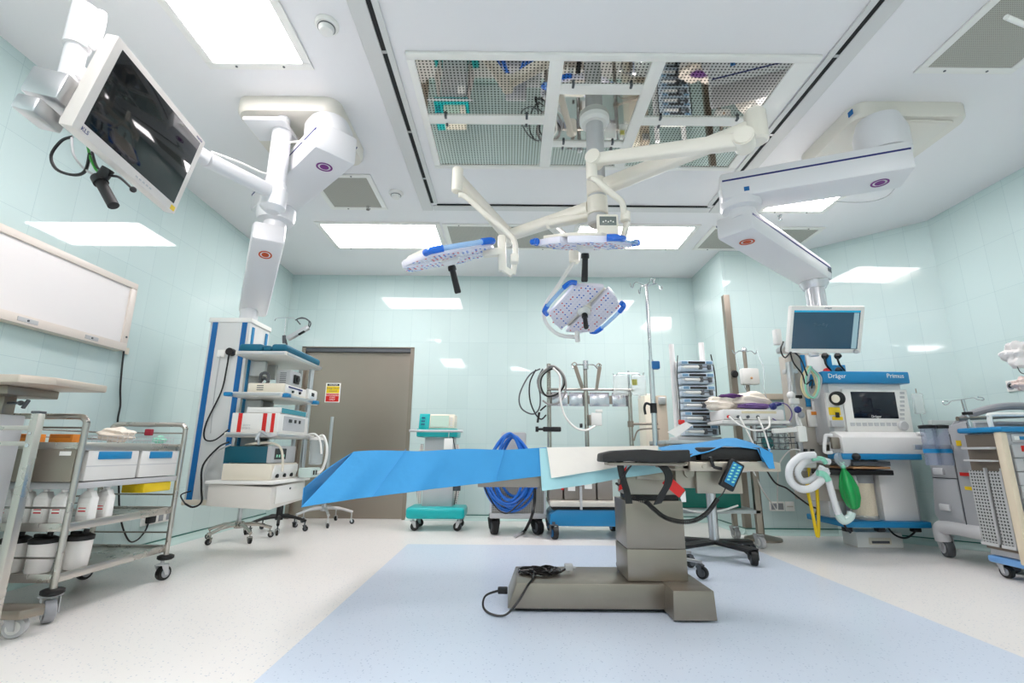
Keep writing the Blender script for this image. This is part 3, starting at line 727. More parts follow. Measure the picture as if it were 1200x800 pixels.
def ring(c, n, r, mt, par, x=None):
    c = Vector(c); n = Vector(n).normalized()
    mb = MB().cyl(c, c+n*.002, r*.55, seg=24); o1 = obj('joint_mark', mb, mt, par)
    t = bmesh.new(); xx = n.orthogonal().normalized(); yy = n.cross(xx); k = 28
    R4 = [[t.verts.new(c+(xx*cos(2*pi*i/k)+yy*sin(2*pi*i/k))*q+n*e) for i in range(k)] for q, e in ((r, 0), (r, .002), (r*.78, .002), (r*.78, 0))]
    for a in range(4):
        for i in range(k): t.faces.new((R4[a][i], R4[a][(i+1) % k], R4[(a+1) % 4][(i+1) % k], R4[(a+1) % 4][i]))
    bmesh.ops.recalc_face_normals(t, faces=t.faces); m_ = MB(); m_._merge(t); obj('joint_mark', m_, mt, par)
pend = mat('pendant enamel', (226, 226, 228), .3)
pendw = mat('pendant cover', (224, 220, 210), .35)
PL = thing('ceiling_pendant', 'white ceiling pendant with violet and orange joint marks above the left equipment column', 'ceiling pendant', (-1.45, 2.9, 1.9))
mb = MB(); mb._merge(rounded_slab(-1.80, -1.13, 2.67, 3.30, 2.90, H-.001, .09)); obj('ceiling_cover', mb, pendw, PL)
def pbeam(a, b, wd, ht, par, name='pendant_arm', stripe=None, bev=.025):
    a = Vector(a); b = Vector(b); o_ = obj(name, MB().bar(a, b, wd, ht, bev), pend, par)
    z = (b-a).normalized(); x = V(0, 0, 1).cross(z).normalized(); y = z.cross(x)
    if stripe:
        for s in (-1, 1): obj('stripe', MB().bar(a+z*.012+x*s*(wd/2)+y*ht*.18, b-z*.012+x*s*(wd/2)+y*ht*.18, .003, .012), stripe, o_)
    return x, y, z
A1, B1 = V(-1.10, 2.66, 2.66), V(-1.93, 3.48, 2.66)
x_, y_, z_ = pbeam(A1, B1, .27, .20, PL, stripe=navy)
obj('collar', MB().lathe([(.13, 2.74), (.15, 2.76), (.15, 2.84), (.12, 2.90)], (-1.22, 2.80, 0)), pend, PL)
ring(A1.lerp(B1, .14)+V(0, 0, -.101), (0, 0, -1), .05, violet, PL)
hb = V(-1.79, 3.34, 0)
obj('joint', MB().lathe([(.08, 2.36), (.08, 2.44), (.125, 2.455), (.135, 2.49), (.135, 2.56)], hb), pend, PL)
A2, B2 = V(-1.76, 3.22, 2.32), V(-2.27, 4.06, 1.985)
pbeam(A2, B2, .22, .17, PL, bev=.03)
zz = (B2-A2).normalized(); xx_ = V(0, 0, 1).cross(zz).normalized(); yy_ = zz.cross(xx_)
ring(A2.lerp(B2, .16)-yy_*.086, -yy_, .045, orng, PL)
obj('drop_tube', MB().cyl((-2.25, 3.97, 1.84), (-2.25, 3.97, 1.96), .07), pend, PL)
# monitor arm hub
HM = at(325, 200, y=2.76)
mb = MB().cyl((HM.x, HM.y, 2.40), (HM.x, HM.y, 2.80), .058, seg=24).lathe([(.058, 0), (.066, .01), (.066, .12), (.058, .13)], (HM.x, HM.y, 2.30))
mb.lathe([(.04, 0), (.075, .03), (.075, .15), (.06, .17)], (HM.x, HM.y, 2.23)); obj('monitor_hub', mb, pend, PL)
obj('hub_plate', MB().box((HM.x-.2, HM.y-.12, 2.80), (HM.x+.06, HM.y+.1, 2.83), .01).cyl((HM.x, HM.y, 2.82), (HM.x, HM.y, 2.9), .04), pend, PL)
MA = at(243, 187, y=2.22); MB2 = at(100, 85, y=1.72)
MAs = V(HM.x, HM.y, 2.36)
arm('monitor_arm', MAs, MA, .07, .06, .085, .075, PL, pend)
arm('monitor_arm', MA, V(-1.84, 1.72, 2.32), .06, .055, .075, .07, PL, pend)
obj('arm_cable', MB().tube([at(372, 165, y=2.6), at(340, 167, y=2.66), at(322, 178, y=2.68), at(318, 197, y=2.66), at(310, 203, y=2.6), at(280, 190, y=2.4), at(248, 178, y=2.22)], .006, 6), white, PL)
# hanging monitor on the left
M0 = V(-1.547, 1.807, 2.08); mx = V(-.086, .996, -.029).normalized(); my = V(.19, .045, .981); mn = V(.978, .079, -.193).normalized(); my = mn.cross(mx).normalized()
if my.z < 0: my = -my
MT = thing('hanging_monitor', 'large white framed dark monitor hanging from the left ceiling pendant arm', 'monitor', M0-V(0, 0, .25))
FM = frameM(M0, mx, my, mn)
W2, H2_ = .31, .205
obj('bezel', MB().box((-W2, -H2_, -.05), (W2, H2_, 0), .006, FM).box((-W2+.02, -H2_+.02, -.075), (W2-.02, H2_-.02, -.05), .008, FM), mat('monitor shell', (226, 220, 214), .35), MT)
obj('screen', MB().box((-W2+.035, -H2_+.04, -.004), (W2-.035, H2_-.03, .0015), .0008, FM), screen, MT)
text('logo', 'KLS', .022, FM @ Matrix.Translation((-W2+.05, -H2_+.02, .001)), navy, MT, .0004)
text('logo', 'martin', .018, FM @ Matrix.Translation((W2-.05, H2_-.016, .001)), navy, MT, .0004)
mb = MB()
for k in range(5): mb.box((.02+k*.022, -H2_+.016, 0), (.032+k*.022, -H2_+.022, .0015), M=FM)
each('button', mb, lgrey, MT)
obj('energy_label', MB().box((W2-.045, -H2_+.008, 0), (W2-.015, -H2_+.03, .001), M=FM), yellow, MT)
pc = at(100, 50, y=1.76)
obj('mount_tube', MB().cyl((-1.86, 1.72, 2.20), (-1.86, 1.72, 2.48), .038).cyl((-1.86, 1.72, 2.44), (-1.86, 1.72, 2.64), .048).tube([(-1.80, 1.73, 2.63), (-1.795, 1.73, 2.57), (-1.80, 1.73, 2.45)], .02, 10), pend, MT)
BRM = frameM(M0-mn*.12-my*.07, mx, my, mn)
obj('mount_plate', MB().box((-.09, -.09, .03), (.09, .09, .045), .004, BRM).box((-.30, -.045, -.06), (.02, .045, .03), .012, BRM).bar(M0-mn*.12, V(-1.86, 1.72, 2.22), .07, .06, .01), alu, MT)
obj('mount_bar', MB().box((-.335, -.055, -.08), (-.27, .055, .05), .008, BRM).box((-.36, -.14, -.05), (-.24, -.08, .03), .008, BRM), alu, MT)
q = lambda u, v, y=1.72: at(u, v, y=y)
obj('monitor_cable', MB().tube([q(85, 160), q(72, 165), q(60, 182), q(66, 198), q(86, 205), q(100, 200), q(105, 180)], .006, 6), blackc, MT)
obj('monitor_cable', MB().tube([q(103, 172), q(106, 185), q(112, 198), q(118, 204)], .005, 6), mat('green cable', (60, 160, 60), .5), MT)
obj('monitor_cable', MB().tube([q(84, 160), q(86, 180), q(97, 196), q(110, 205)], .0045, 6), lgrey, MT)
obj('monitor_cable', MB().tube([q(108, 178), q(114, 196), q(128, 205), q(140, 208), q(156, 222)], .005, 6).ball(q(156, 222), .012), blackc, MT)
a, b = q(115, 208), q(133, 241); d = (b-a).normalized()
obj('grip_handle', MB().cyl(a, a+d*.03, .026).cyl(a+d*.025, b, .02).cyl(q(127, 198), q(118, 210), .022), black, MT)
# ------------------------------------------------------------ LEFT EQUIPMENT COLUMN
ET = thing('equipment_column', 'tall white equipment column with blue stripes and shelves, hanging by the left wall', 'equipment column', (-2.29, 4.0, .38))
tw = mat('tower panel', (214, 216, 214), .35)
obj('column_body', MB().box((-2.46, 3.80, .40), (-2.13, 4.12, 1.80), .01), tw, ET)
obj('top_cap', MB().box((-2.47, 3.79, 1.79), (-2.12, 4.13, 1.83), .008), white, ET)
obj('bottom_cap', MB().box((-2.47, 3.79, .37), (-2.12, 4.13, .41), .008), cream, ET)
each('blue_stripe', MB().box((-2.435, 3.792, .41), (-2.395, 3.80, 1.79)).box((-2.195, 3.792, .41), (-2.155, 3.80, 1.79)), blue, ET)
each('blue_stripe', MB().box((-2.13, 3.83, .6), (-2.122, 3.86, 1.76)).box((-2.13, 4.05, .6), (-2.122, 4.08, 1.76)), blues, ET)
obj('outlet', MB().box((-2.36, 3.785, 1.50), (-2.30, 3.80, 1.56), .004), white, ET)
obj('black_plug', MB().cyl((-2.245, 3.80, 1.54), (-2.245, 3.75, 1.54), .03).tube([(-2.245, 3.755, 1.52), (-2.245, 3.75, 1.40), (-2.27, 3.765, 1.22), (-2.36, 3.78, .98), (-2.355, 3.78, .86), (-2.27, 3.77, .85), (-2.17, 3.76, .93)], .006, 6), blackc, ET)
obj('wall_lead', MB().tube([(-2.33, 3.785, 1.51), (-2.335, 3.785, 1.3), (-2.33, 3.785, 1.1), (-2.32, 3.785, .9)], .0035, 6), lgrey, ET)
SX0, SX1, SY0, SY1 = -2.12, -1.725, 3.62, 4.32
shelfz = [1.52, 1.205, .905]
for z in shelfz:
    sh = obj('shelf', MB().box((SX0, SY0, z-.035), (SX1, SY1, z), .008), mat('shelf enamel', (225, 222, 214), .3), ET)
    obj('shelf_rail', MB().box((SX0+.02, SY0-.008, z-.028), (SX1-.01, SY0-.001, z-.006), .002).box((SX1+.001, SY0+.01, z-.028), (SX1+.008, SY1-.01, z-.006), .002), alu, sh)
    obj('shelf_bracket', MB().box((SX0-.01, 3.86, z-.16), (SX0+.12, 3.90, z-.036), .006).box((SX0-.01, 4.04, z-.16), (SX0+.12, 4.08, z-.036), .006), tw, sh)
obj('drawer_unit', MB().prism([(-2.18, 3.62, .385), (-1.72, 3.62, .36), (-1.72, 4.2, .38), (-2.18, 4.2, .385)], (0, 0, .155), .008), mat('drawer enamel', (222, 218, 210), .35), ET)
obj('drawer_top', MB().box((-2.20, 3.60, .535), (-1.70, 4.25, .56), .008), white, ET)
obj('drawer_front', MB().box((-1.719, 3.68, .395), (-1.712, 4.14, .52), .003), white, ET)
obj('drawer_lock', MB().cyl((-1.712, 3.9, .49), (-1.706, 3.9, .49), .008), dgrey, ET)
each('pole', MB().cyl((-1.79, 4.27, .5), (-1.79, 4.27, 1.5), .022).cyl((-1.90, 4.30, .5), (-1.90, 4.30, 1.5), .018), alu, ET)
for (z, x, y) in ((1.19, SX0+.0, SY0-.01), (1.19, SX1+.01, SY0+.03), (1.19, SX1+.012, SY1-.12)):
    obj('corner_bumper', MB().box((x-.03, y-.02, z-.02), (x+.03, y+.05, z+.01), .008), blues, ET)
cab = thing('cable_loop', 'black and grey cables looping low from the left equipment column', 'cable', at(230, 580, y=3.7))
qq = lambda u, v, y=3.72: at(u, v, y=y)
mb = MB().tube([qq(268, 518, 3.6), qq(256, 524), qq(238, 545), qq(236, 570), qq(236, 588), qq(226, 594), qq(217, 590)], .007, 6)
mb.tube([qq(217, 590), qq(212, 580), qq(224, 575)], .005, 6); obj('cable', mb, blackc, cab)
obj('cable', MB().tube([qq(270, 521, 3.59), qq(250, 532), qq(240, 556), qq(240, 580), qq(246, 588)], .006, 6), lgrey, cab)
# things on the shelves
def cushion(x0, x1, y0, y1, z, h_, lb):
    tag(obj('cushion', MB().box((x0, y0, z+.001), (x1, y1, z+h_), .022, seg=3), tealf), lb, 'cushion', 'teal cushions on the top shelf')
Z = shelfz[0]
cushion(-2.11, -1.93, 3.64, 3.76, Z, .062, 'teal cushion at the left front of the top shelf'); cushion(-1.925, -1.86, 3.64, 3.76, Z, .05, 'smallest teal cushion in the middle of the top shelf front')
cushion(-1.855, -1.735, 3.63, 4.31, Z, .06, 'long teal cushion along the right edge of the top shelf')
nb = thing('jointed_holder', 'small silver jointed holder with cables standing on the top shelf', 'instrument holder', (-1.78, 4.25, Z))
q4 = lambda u, v, y=4.1: at(u, v, y=y)
obj('holder_body', MB().bar(q4(337, 397), q4(362, 383), .045, .04, .008), alu, nb); obj('holder_base', MB().cyl(q4(333, 393), q4(333, 402), .015).cyl((-1.9, 4.1, Z+.0), q4(334, 396), .008), dgrey, nb)
obj('holder_panel', MB().bar(q4(350, 392, 4.07), q4(357, 388, 4.07), .03, .012, .003), black, nb)
obj('holder_cable', MB().tube([q4(362, 384), q4(364, 378), q4(357, 373), q4(348, 374), q4(352, 380)], .006, 6).tube([q4(360, 386), q4(362, 376), q4(354, 372), q4(346, 375)], .005, 6), dgrey, nb)
obj('hook_pole', MB().cyl(q4(333, 395), q4(335, 373), .003).tube([q4(322, 376), q4(324, 373), q4(335, 372), q4(346, 373)], .0025, 6), chrome, nb)
Z = shelfz[1]
dv = thing('white_device', 'flat white electronic unit on the second shelf of the left column', 'medical device', (-1.9, 3.9, Z))
obj('casing', MB().box((-2.02, 3.68, Z+.001), (-1.745, 4.1, Z+.075), .006), cream, dv)
mb = MB()
for k in range(3): mb.box((-1.95, 3.677, Z+.02+k*.016), (-1.90, 3.68, Z+.026+k*.016))
obj('vent_slots', mb, dgrey, dv)
obj('front_panel', MB().box((-1.745, 3.70, Z+.01), (-1.74, 4.08, Z+.07), .002), white, dv)
obj('front_stripe', MB().box((-1.74, 3.75, Z+.05), (-1.737, 4.0, Z+.062)), navy, dv)
each('knob', MB().cyl((-1.74, 3.82, Z+.025), (-1.727, 3.82, Z+.025), .01).cyl((-1.74, 3.95, Z+.03), (-1.727, 3.95, Z+.03), .01), black, dv)
cm = thing('camera_unit', 'small grey and black unit standing on top of the flat white unit', 'medical device', (-1.85, 3.9, Z+.076))
obj('casing', MB().box((-1.87, 3.80, Z+.077), (-1.76, 4.0, Z+.20), .006), lgrey, cm); obj('lens_socket', MB().box((-1.76, 3.86, Z+.10), (-1.745, 3.95, Z+.17), .006).cyl((-1.745, 3.905, Z+.135), (-1.735, 3.905, Z+.135), .025), black, cm)
mb = MB()
for k in range(6): mb.box((-1.84, 3.797, Z+.095+k*.015), (-1.79, 3.80, Z+.10+k*.015))
obj('vent_slots', mb, dgrey, cm)
tag(obj('cable_bundle', MB().tube([(-1.97, 3.76, Z+.09), (-1.95, 3.72, Z+.15), (-1.92, 3.76, Z+.16), (-1.90, 3.74, Z+.10), (-1.93, 3.78, Z+.085)], .012, 8).tube([(-1.99, 3.78, Z+.088), (-1.94, 3.76, Z+.12), (-1.89, 3.73, Z+.09)], .01, 8), dgrey), 'dark cables bundled on the flat white unit', 'cable')
wd = thing('curved_handpiece', 'white curved handpiece on the right edge of the second shelf', 'medical device', (-1.75, 4.2, Z))
obj('body', MB().prism([(-1.78, 4.12, Z+.001), (-1.73, 4.12, Z+.001), (-1.73, 4.31, Z+.001), (-1.78, 4.31, Z+.001)], (0, 0, .09), .02), white, wd); obj('dark_window', MB().box((-1.73, 4.17, Z+.03), (-1.724, 4.22, Z+.06), .002), black, wd)
Z = shelfz[2]
rd = thing('red_striped_device', 'white electrosurgical unit with red vertical stripes on the third shelf', 'medical device', (-1.9, 3.95, Z))
obj('casing', MB().box((-2.10, 3.66, Z+.001), (-1.745, 4.2, Z+.145), .006), white, rd)
each('red_stripe', MB().box((-2.05, 3.657, Z+.002), (-2.02, 3.66, Z+.143)).box((-1.865, 3.657, Z+.002), (-1.835, 3.66, Z+.143)).box((-1.80, 3.657, Z+.002), (-1.775, 3.66, Z+.143)), red, rd)
obj('control_panel', MB().box((-1.745, 3.74, Z+.02), (-1.741, 4.12, Z+.13)), lgrey, rd)
each('control_key', MB().box((-1.741, 3.82, Z+.085), (-1.737, 3.87, Z+.11)).box((-1.741, 3.92, Z+.085), (-1.737, 3.95, Z+.11)).box((-1.741, 4.0, Z+.085), (-1.737, 4.03, Z+.11)), black, rd)
text('printing', 'electro\nsurgery', .02, fm(-1.98, 3.6565, Z+.045), lgrey, rd, .0003)
tp = thing('teal_topped_box', 'shallow white box with a teal printed side on the red striped unit', 'box', (-1.9, 3.9, Z+.146))
obj('carton', MB().box((-2.0, 3.67, Z+.147), (-1.745, 4.15, Z+.19), .003), white, tp); obj('teal_panel', MB().box((-1.745, 3.69, Z+.15), (-1.742, 4.13, Z+.187)), mat('teal print', (60, 150, 165), .5), tp)
Z = .56
wb = thing('cream_generator', 'cream generator unit at the bottom of the left column stack', 'medical device', (-1.95, 3.9, Z))
obj('casing', MB().box((-2.12, 3.66, Z+.001), (-1.76, 4.1, Z+.12), .006), cream, wb)
obj('front_panel', MB().prism([(-1.76, 3.68, Z+.005), (-1.76, 4.08, Z+.005), (-1.745, 4.08, Z+.06), (-1.76, 4.08, Z+.115)][:3]+[(-1.745, 3.68, Z+.06)], (0, 0, .05)), white, wb)
mb = MB()
for y in (3.74, 3.86, 3.98): mb.cyl((-1.76, y, Z+.03), (-1.74, y, Z+.03), .014)
each('socket', mb, black, wb)
tg = thing('teal_generator', 'dark teal cased generator with a display, stacked on the cream generator', 'medical device', (-1.95, 3.88, Z+.12))
obj('casing', MB().box((-2.12, 3.66, Z+.125), (-1.80, 4.05, Z+.245), .004), mat('dark teal case', (10, 84, 102), .4), tg)
obj('front_bezel', MB().box((-1.80, 3.65, Z+.123), (-1.765, 4.06, Z+.25), .008), lgrey, tg); obj('display', MB().box((-1.765, 3.70, Z+.15), (-1.761, 3.88, Z+.23)), screen, tg)
each('digit', MB().box((-1.761, 3.72, Z+.165), (-1.759, 3.74, Z+.185)).box((-1.761, 3.76, Z+.165), (-1.759, 3.78, Z+.185)).box((-1.761, 3.83, Z+.165), (-1.759, 3.85, Z+.185)), mint, tg)
cn = thing('suction_canister', 'clear suction canister with white tubing hanging at the right of the left column', 'canister', (-1.66, 4.2, .66))
obj('jar', MB().lathe([(.045, .66), (.055, .67), (.062, .86), (.062, .865)], (-1.66, 4.22, 0)), clear, cn); obj('lid', MB().lathe([(.066, .865), (.066, .885), (.04, .89)], (-1.66, 4.22, 0)), white, cn)
obj('tubing', MB().tube([(-1.66, 4.22, .885), (-1.60, 4.18, .90), (-1.555, 4.16, .82), (-1.545, 4.15, .72), (-1.57, 4.14, .62), (-1.63, 4.13, .58)], .011, 8).tube([(-1.72, 4.1, .90), (-1.62, 4.05, .91), (-1.57, 4.05, .85), (-1.55, 4.05, .75)], .008, 8), white, cn)
sp = thing('suction_regulator', 'small pale green suction unit below the clear canister', 'medical device', (-1.66, 4.15, .561))
obj('casing', MB().box((-1.705, 4.0, .565), (-1.60, 4.2, .64), .01), mat('pale green plastic', (196, 214, 208), .4), sp); each('switch', MB().box((-1.60, 4.04, .585), (-1.594, 4.06, .62)).box((-1.60, 4.09, .585), (-1.594, 4.11, .62)), black, sp)
tag(obj('white_tube_coil', MB().tube([(-2.0, 3.72, .815), (-1.9, 3.66, .825), (-1.8, 3.68, .83), (-1.74, 3.72, .80), (-1.72, 3.74, .72), (-1.72, 3.76, .62)], .009, 8).tube([(-2.05, 3.8, .812), (-1.95, 3.85, .83), (-1.85, 3.8, .825), (-1.9, 3.72, .83)], .008, 8), cream), 'cream tubing draped over the teal generator', 'tubing')
# small clamps
tag(obj('gas_connector', MB().tube([at(300, 515, y=3.6), at(306, 506, y=3.6), at(316, 511, y=3.6), at(326, 508, y=3.6)], .012, 8).cyl(at(303, 513, y=3.6), at(303, 521, y=3.6), .008), alu), 'small silver connector under the third shelf', 'connector')
# wheeled stools / stands under the left column
def five_star(name, cx, cy, n, rad, z, mt, label, group, pole=None, wr=.025, hubz=None, a0=.3):
    t = thing(name, label, 'stand', (cx, cy, 0), group)
    mb = MB()
    for k in range(n):
        a = a0+2*pi*k/n; e = V(cx+rad*cos(a), cy+rad*sin(a), z-.015)
        mb.tube([(cx, cy, z+.03), (cx+rad*.5*cos(a), cy+rad*.5*sin(a), z+.025), e], [.018]*7+[.014]*8, 8)
        caster(t, e.x, e.y, wr, black, dgrey if mt is black else mt, a, top=z-.01, cap=dgrey)
    mb.lathe([(.035, z), (.04, z+.02), (.03, z+.06)], (cx, cy, 0)); obj('star_base', mb, mt, t)
    if pole: obj('pole', MB().cyl((cx, cy, z+.03), (cx, cy, pole[0]), pole[1]), pole[2], t)
    return t
five_star('wheeled_stand', -2.42, 4.55, 5, .27, .10, steel, 'steel five legged wheeled stand nearest under the left column', 'wheeled bases under the left column', (.36, .018, alu), a0=.55)
five_star('wheeled_stand', -2.28, 5.02, 5, .26, .11, black, 'black five legged wheeled base behind the steel one', 'wheeled bases under the left column', (.40, .03, black), a0=.1)
five_star('wheeled_stand', -2.02, 5.5, 5, .30, .14, alu, 'grey five legged wheeled stand in front of the steel door', 'wheeled bases under the left column', (1.15, .018, alu), a0=.2)
each_ = None

# ------------------------------------------------------------ TEAL DEVICE CART
CX, CY = -.76, 5.25
TC = thing('teal_trimmed_cart', 'small wheeled cart with turquoise trim carrying an instrument, beside the steel door', 'medical cart', (CX, CY, 0))
obj('base', MB().box((-1.05, 5.08, .115), (-.46, 5.46, .225), .03, seg=3), teal, TC)
obj('column', MB().box((-.915, 5.22, .22), (-.60, 5.42, .95), .012), lgrey, TC)
for s, x in ((-1, -.93), (1, -.585)):
    obj('side_fin', MB().prism([(x, 5.24, .24), (x+s*.03, 5.24, .26), (x+s*.085, 5.24, .52), (x+s*.03, 5.24, .85), (x, 5.24, .85)], (0, .015, 0), .002), dots_mat('perforated white panel %d' % s, (222, 214, 208), (60, 60, 60), 48, .25, (1, 0, 1)), TC)
obj('tray', MB().box((-.99, 5.13, .925), (-.56, 5.46, 1.01), .012), teal, TC)
obj('push_bar', MB().cyl((-1.06, 5.11, .985), (-.50, 5.11, .985), .013).cyl((-.93, 5.11, .985), (-.93, 5.15, .975), .01).cyl((-.62, 5.11, .985), (-.62, 5.15, .975), .01), lgrey, TC)
obj('cable', MB().tube([(-.62, 5.2, .95), (-.57, 5.2, .7), (-.56, 5.2, .4), (-.58, 5.22, .24)], .005, 6), blackc, TC)
for x, y, a in ((-.96, 5.13, .3), (-.53, 5.13, 2.9), (-.96, 5.4, .3), (-.53, 5.4, 2.9)): caster(TC, x, y, .042, black, lgrey, a, top=.12, cap=black)
tag(obj('price_tag', MB().box((-.69, 5.085, .80), (-.60, 5.088, .91), .001).cyl((-.645, 5.088, .91), (-.645, 5.10, .97), .002), paper), 'small white paper tag hanging from the turquoise tray', 'tag')
DV = thing('teal_instrument', 'cream and turquoise instrument standing on the turquoise tray', 'medical device', (-.78, 5.3, 1.011))
obj('casing', MB().prism([(-.97, 5.16, 1.012), (-.97, 5.44, 1.012), (-.97, 5.44, 1.165), (-.97, 5.20, 1.165)], (.37, 0, 0), .008), cream, DV)
obj('teal_end', MB().prism([(-.975, 5.15, 1.012), (-.975, 5.445, 1.012), (-.975, 5.445, 1.17), (-.975, 5.19, 1.17)], (.11, 0, 0), .008), teal, DV)
obj('front_screen', MB().prism([(-.855, 5.158, 1.03), (-.855, 5.193, 1.15), (-.66, 5.193, 1.15), (-.66, 5.158, 1.03)], (0, -.004, 0)), mat('grey green display', (180, 205, 190), .3), DV)
mb = MB()
for k in range(3): mb.box((-.95, 5.15-.0+.009*k, 1.05+k*.035), (-.91, 5.156+.009*k, 1.06+k*.035))
each('key', mb, navy, DV)
mb = MB()
for k in range(4): mb.box((-.645, 5.15+.009*k, 1.04+k*.026), (-.62, 5.156+.009*k, 1.055+k*.026))
each('key', mb, white, DV)
# ------------------------------------------------------------ GREY CAGE CART WITH BLUE HOSE
HC = thing('cage_cart', 'grey mesh sided wheeled cart under the coiled blue hose', 'medical cart', (.08, 5.05, 0))
obj('cage', MB().box((-.19, 4.92, .20), (.33, 5.3, .60), .01), CAGE, HC); obj('base_frame', MB().box((-.2, 4.9, .15), (.345, 5.32, .20), .012), lgrey, HC)
each('corner_post', MB().box((-.2, 4.905, .19), (-.18, 4.925, .62)).box((.325, 4.905, .19), (.345, 4.925, .62)), alu, HC); obj('top', MB().box((-.2, 4.9, .60), (.345, 5.3, .64), .008), lgrey, HC)
obj('back_panel', MB().box((-.1, 5.1, .64), (.16, 5.14, .98), .05), lgrey, HC)
for x, y in ((-.155, 4.95), (.27, 4.95), (-.155, 5.25), (.27, 5.25)): caster(HC, x, y, .07, black, black, -1.2 if x < 0 else -1.0, top=.16, cap=dgrey)
each('red_connector', MB().cyl((-.03, 4.87, .53), (.07, 4.86, .55), .03).cyl((.10, 4.86, .50), (.10, 4.86, .60), .02), red, HC)
hs = thing('hose_coil', 'coiled bright blue hose hung on the grey cage cart', 'hose', (0, 4.9, .25))
for k in range(8):
    rx = (.14, .20, .25, .17, .23, .27, .15, .21)[k]; bz = (.33, .30, .28, .26, .24, .22, .36, .32)[k]; tz = .955-.012*(k % 4); yy = 4.78+.018*k; cxx = (-.01, -.02, .0, .01, -.015, .0, .04, .03)[k]
    pts = []
    for i in range(22):
        a = 2*pi*i/22; wv = 1 if sin(a) < 0 else .62+.38*(1-sin(a))
        pts.append((cxx+rx*cos(a)*wv, yy+.008*sin(2*a+k), (tz+bz)/2+(tz-bz)/2*sin(a)))
    obj('hose_loop', MB().tube(pts, .0125, 8, n=3, closed=True), mat('blue hose', (20, 105, 200), .35), hs)
bh = thing('black_cable_loop', 'thin black cable drooping below the table edge across the grey cage cart', 'cable', (-.1, 4.75, .35))
obj('cable', MB().tube([at(566, 566, y=4.72), at(572, 580, y=4.7), at(583, 596, y=4.7), at(594, 601, y=4.7), at(604, 594, y=4.7), at(614, 584, y=4.72)], .007, 6), blackc, bh)
tag(obj('black_tube', MB().tube([at(627, 572, y=4.8), at(626, 590, y=4.78), at(623, 605, y=4.75), at(616, 620, z=.03), at(612, 624, z=.012)], .014, 8), blackc), 'thick black tube running from the cage cart to the floor', 'tube')
tag(obj('cable_end', MB().tube([at(612, 624, z=.012), at(607, 627, z=.012), at(603, 629, z=.012)], .012, 8), lgrey), 'pale connector end of the thick black tube on the floor', 'connector')
# ------------------------------------------------------------ BLUE BASED TROLLEY WITH POLES
BT = thing('pole_trolley', 'low blue trolley with three steel poles and a rail of metal plates', 'trolley', (.72, 4.9, 0))
bl = at(646, 598, y=4.72)
obj('blue_deck', MB().prism([(.37, 4.72, .11), (1.08, 4.72, .11), (1.08, 4.72, .255), (.43, 4.72, .255), (.37, 4.72, .21)], (0, .5, 0), .015), blues, BT)
obj('silver_deck', MB().box((.37, 4.70, .285), (1.10, 5.22, .335), .01), mat('pale metal', (214, 208, 198), .35, .3), BT)
obj('deck_gap', MB().box((.40, 4.74, .25), (1.07, 5.18, .29)), black, BT)
for x, y in ((.41, 4.70), (1.05, 4.70), (.41, 5.2), (1.05, 5.2)):
    caster(BT, x, y, .055, black, dgrey, -1.3, top=.15, cap=blue)
each('grey_module', MB().box((.37, 4.8, .336), (.50, 5.1, .52), .008).box((.515, 4.8, .336), (.66, 5.1, .54), .008).box((.675, 4.8, .336), (.82, 5.1, .52), .008).box((.835, 4.8, .336), (.98, 5.1, .54), .008), mat('warm grey case', (140, 134, 128), .5), BT)
each('white_label', MB().box((.40, 4.792, .44), (.47, 4.798, .50)).box((.55, 4.792, .42), (.62, 4.798, .50)).box((.71, 4.792, .44), (.78, 4.798, .50)), paper, BT)
each('red_tab', MB().box((.485, 4.78, .43), (.51, 4.79, .50)).box((.63, 4.78, .47), (.70, 4.79, .53)), red, BT)
obj('tap_post', MB().cyl((.66, 4.70, .26), (.66, 4.70, .47), .012), lgrey, BT)
PZ = [(.40, 5.08, 1.70), (.79, 5.08, 1.71), (1.25, 5.08, 1.44)]
for i, (x, y, z) in enumerate(PZ):
    obj('pole', MB().cyl((x, y, .335 if i < 2 else .10), (x, y, z), .022, seg=14).cyl((x, y, 1.36), (x, y, 1.40), .028), steel, BT)
obj('pole_foot', MB().bar((1.0, 5.08, .18), (1.25, 5.08, .18), .04, .03), steel, BT)
obj('crossbar', MB().cyl((.38, 5.06, 1.425), (1.30, 5.06, 1.425), .014), steel, BT)
each('rail_plate', MB().box((.43, 5.10, 1.255), (.60, 5.115, 1.40), .003).box((.615, 5.10, 1.255), (.77, 5.115, 1.40), .003).box((.83, 5.10, 1.255), (1.04, 5.115, 1.40), .003).box((1.07, 5.10, 1.255), (1.235, 5.115, 1.40), .003), mat('shiny plate', (212, 210, 216), .2, .9), BT)
obj('plate_rail', MB().box((.40, 5.116, 1.28), (1.27, 5.13, 1.37), .003), steelb, BT)
obj('side_bar', MB().cyl((1.25, 5.08, 1.07), (1.50, 4.95, 1.07), .012).cyl((1.25, 5.08, 1.04), (1.25, 5.08, 1.10), .032).tube([(1.27, 5.06, .90), (1.31, 5.04, 1.0), (1.40, 5.0, 1.02), (1.52, 4.98, 1.02)], .008, 6), steelb, BT)
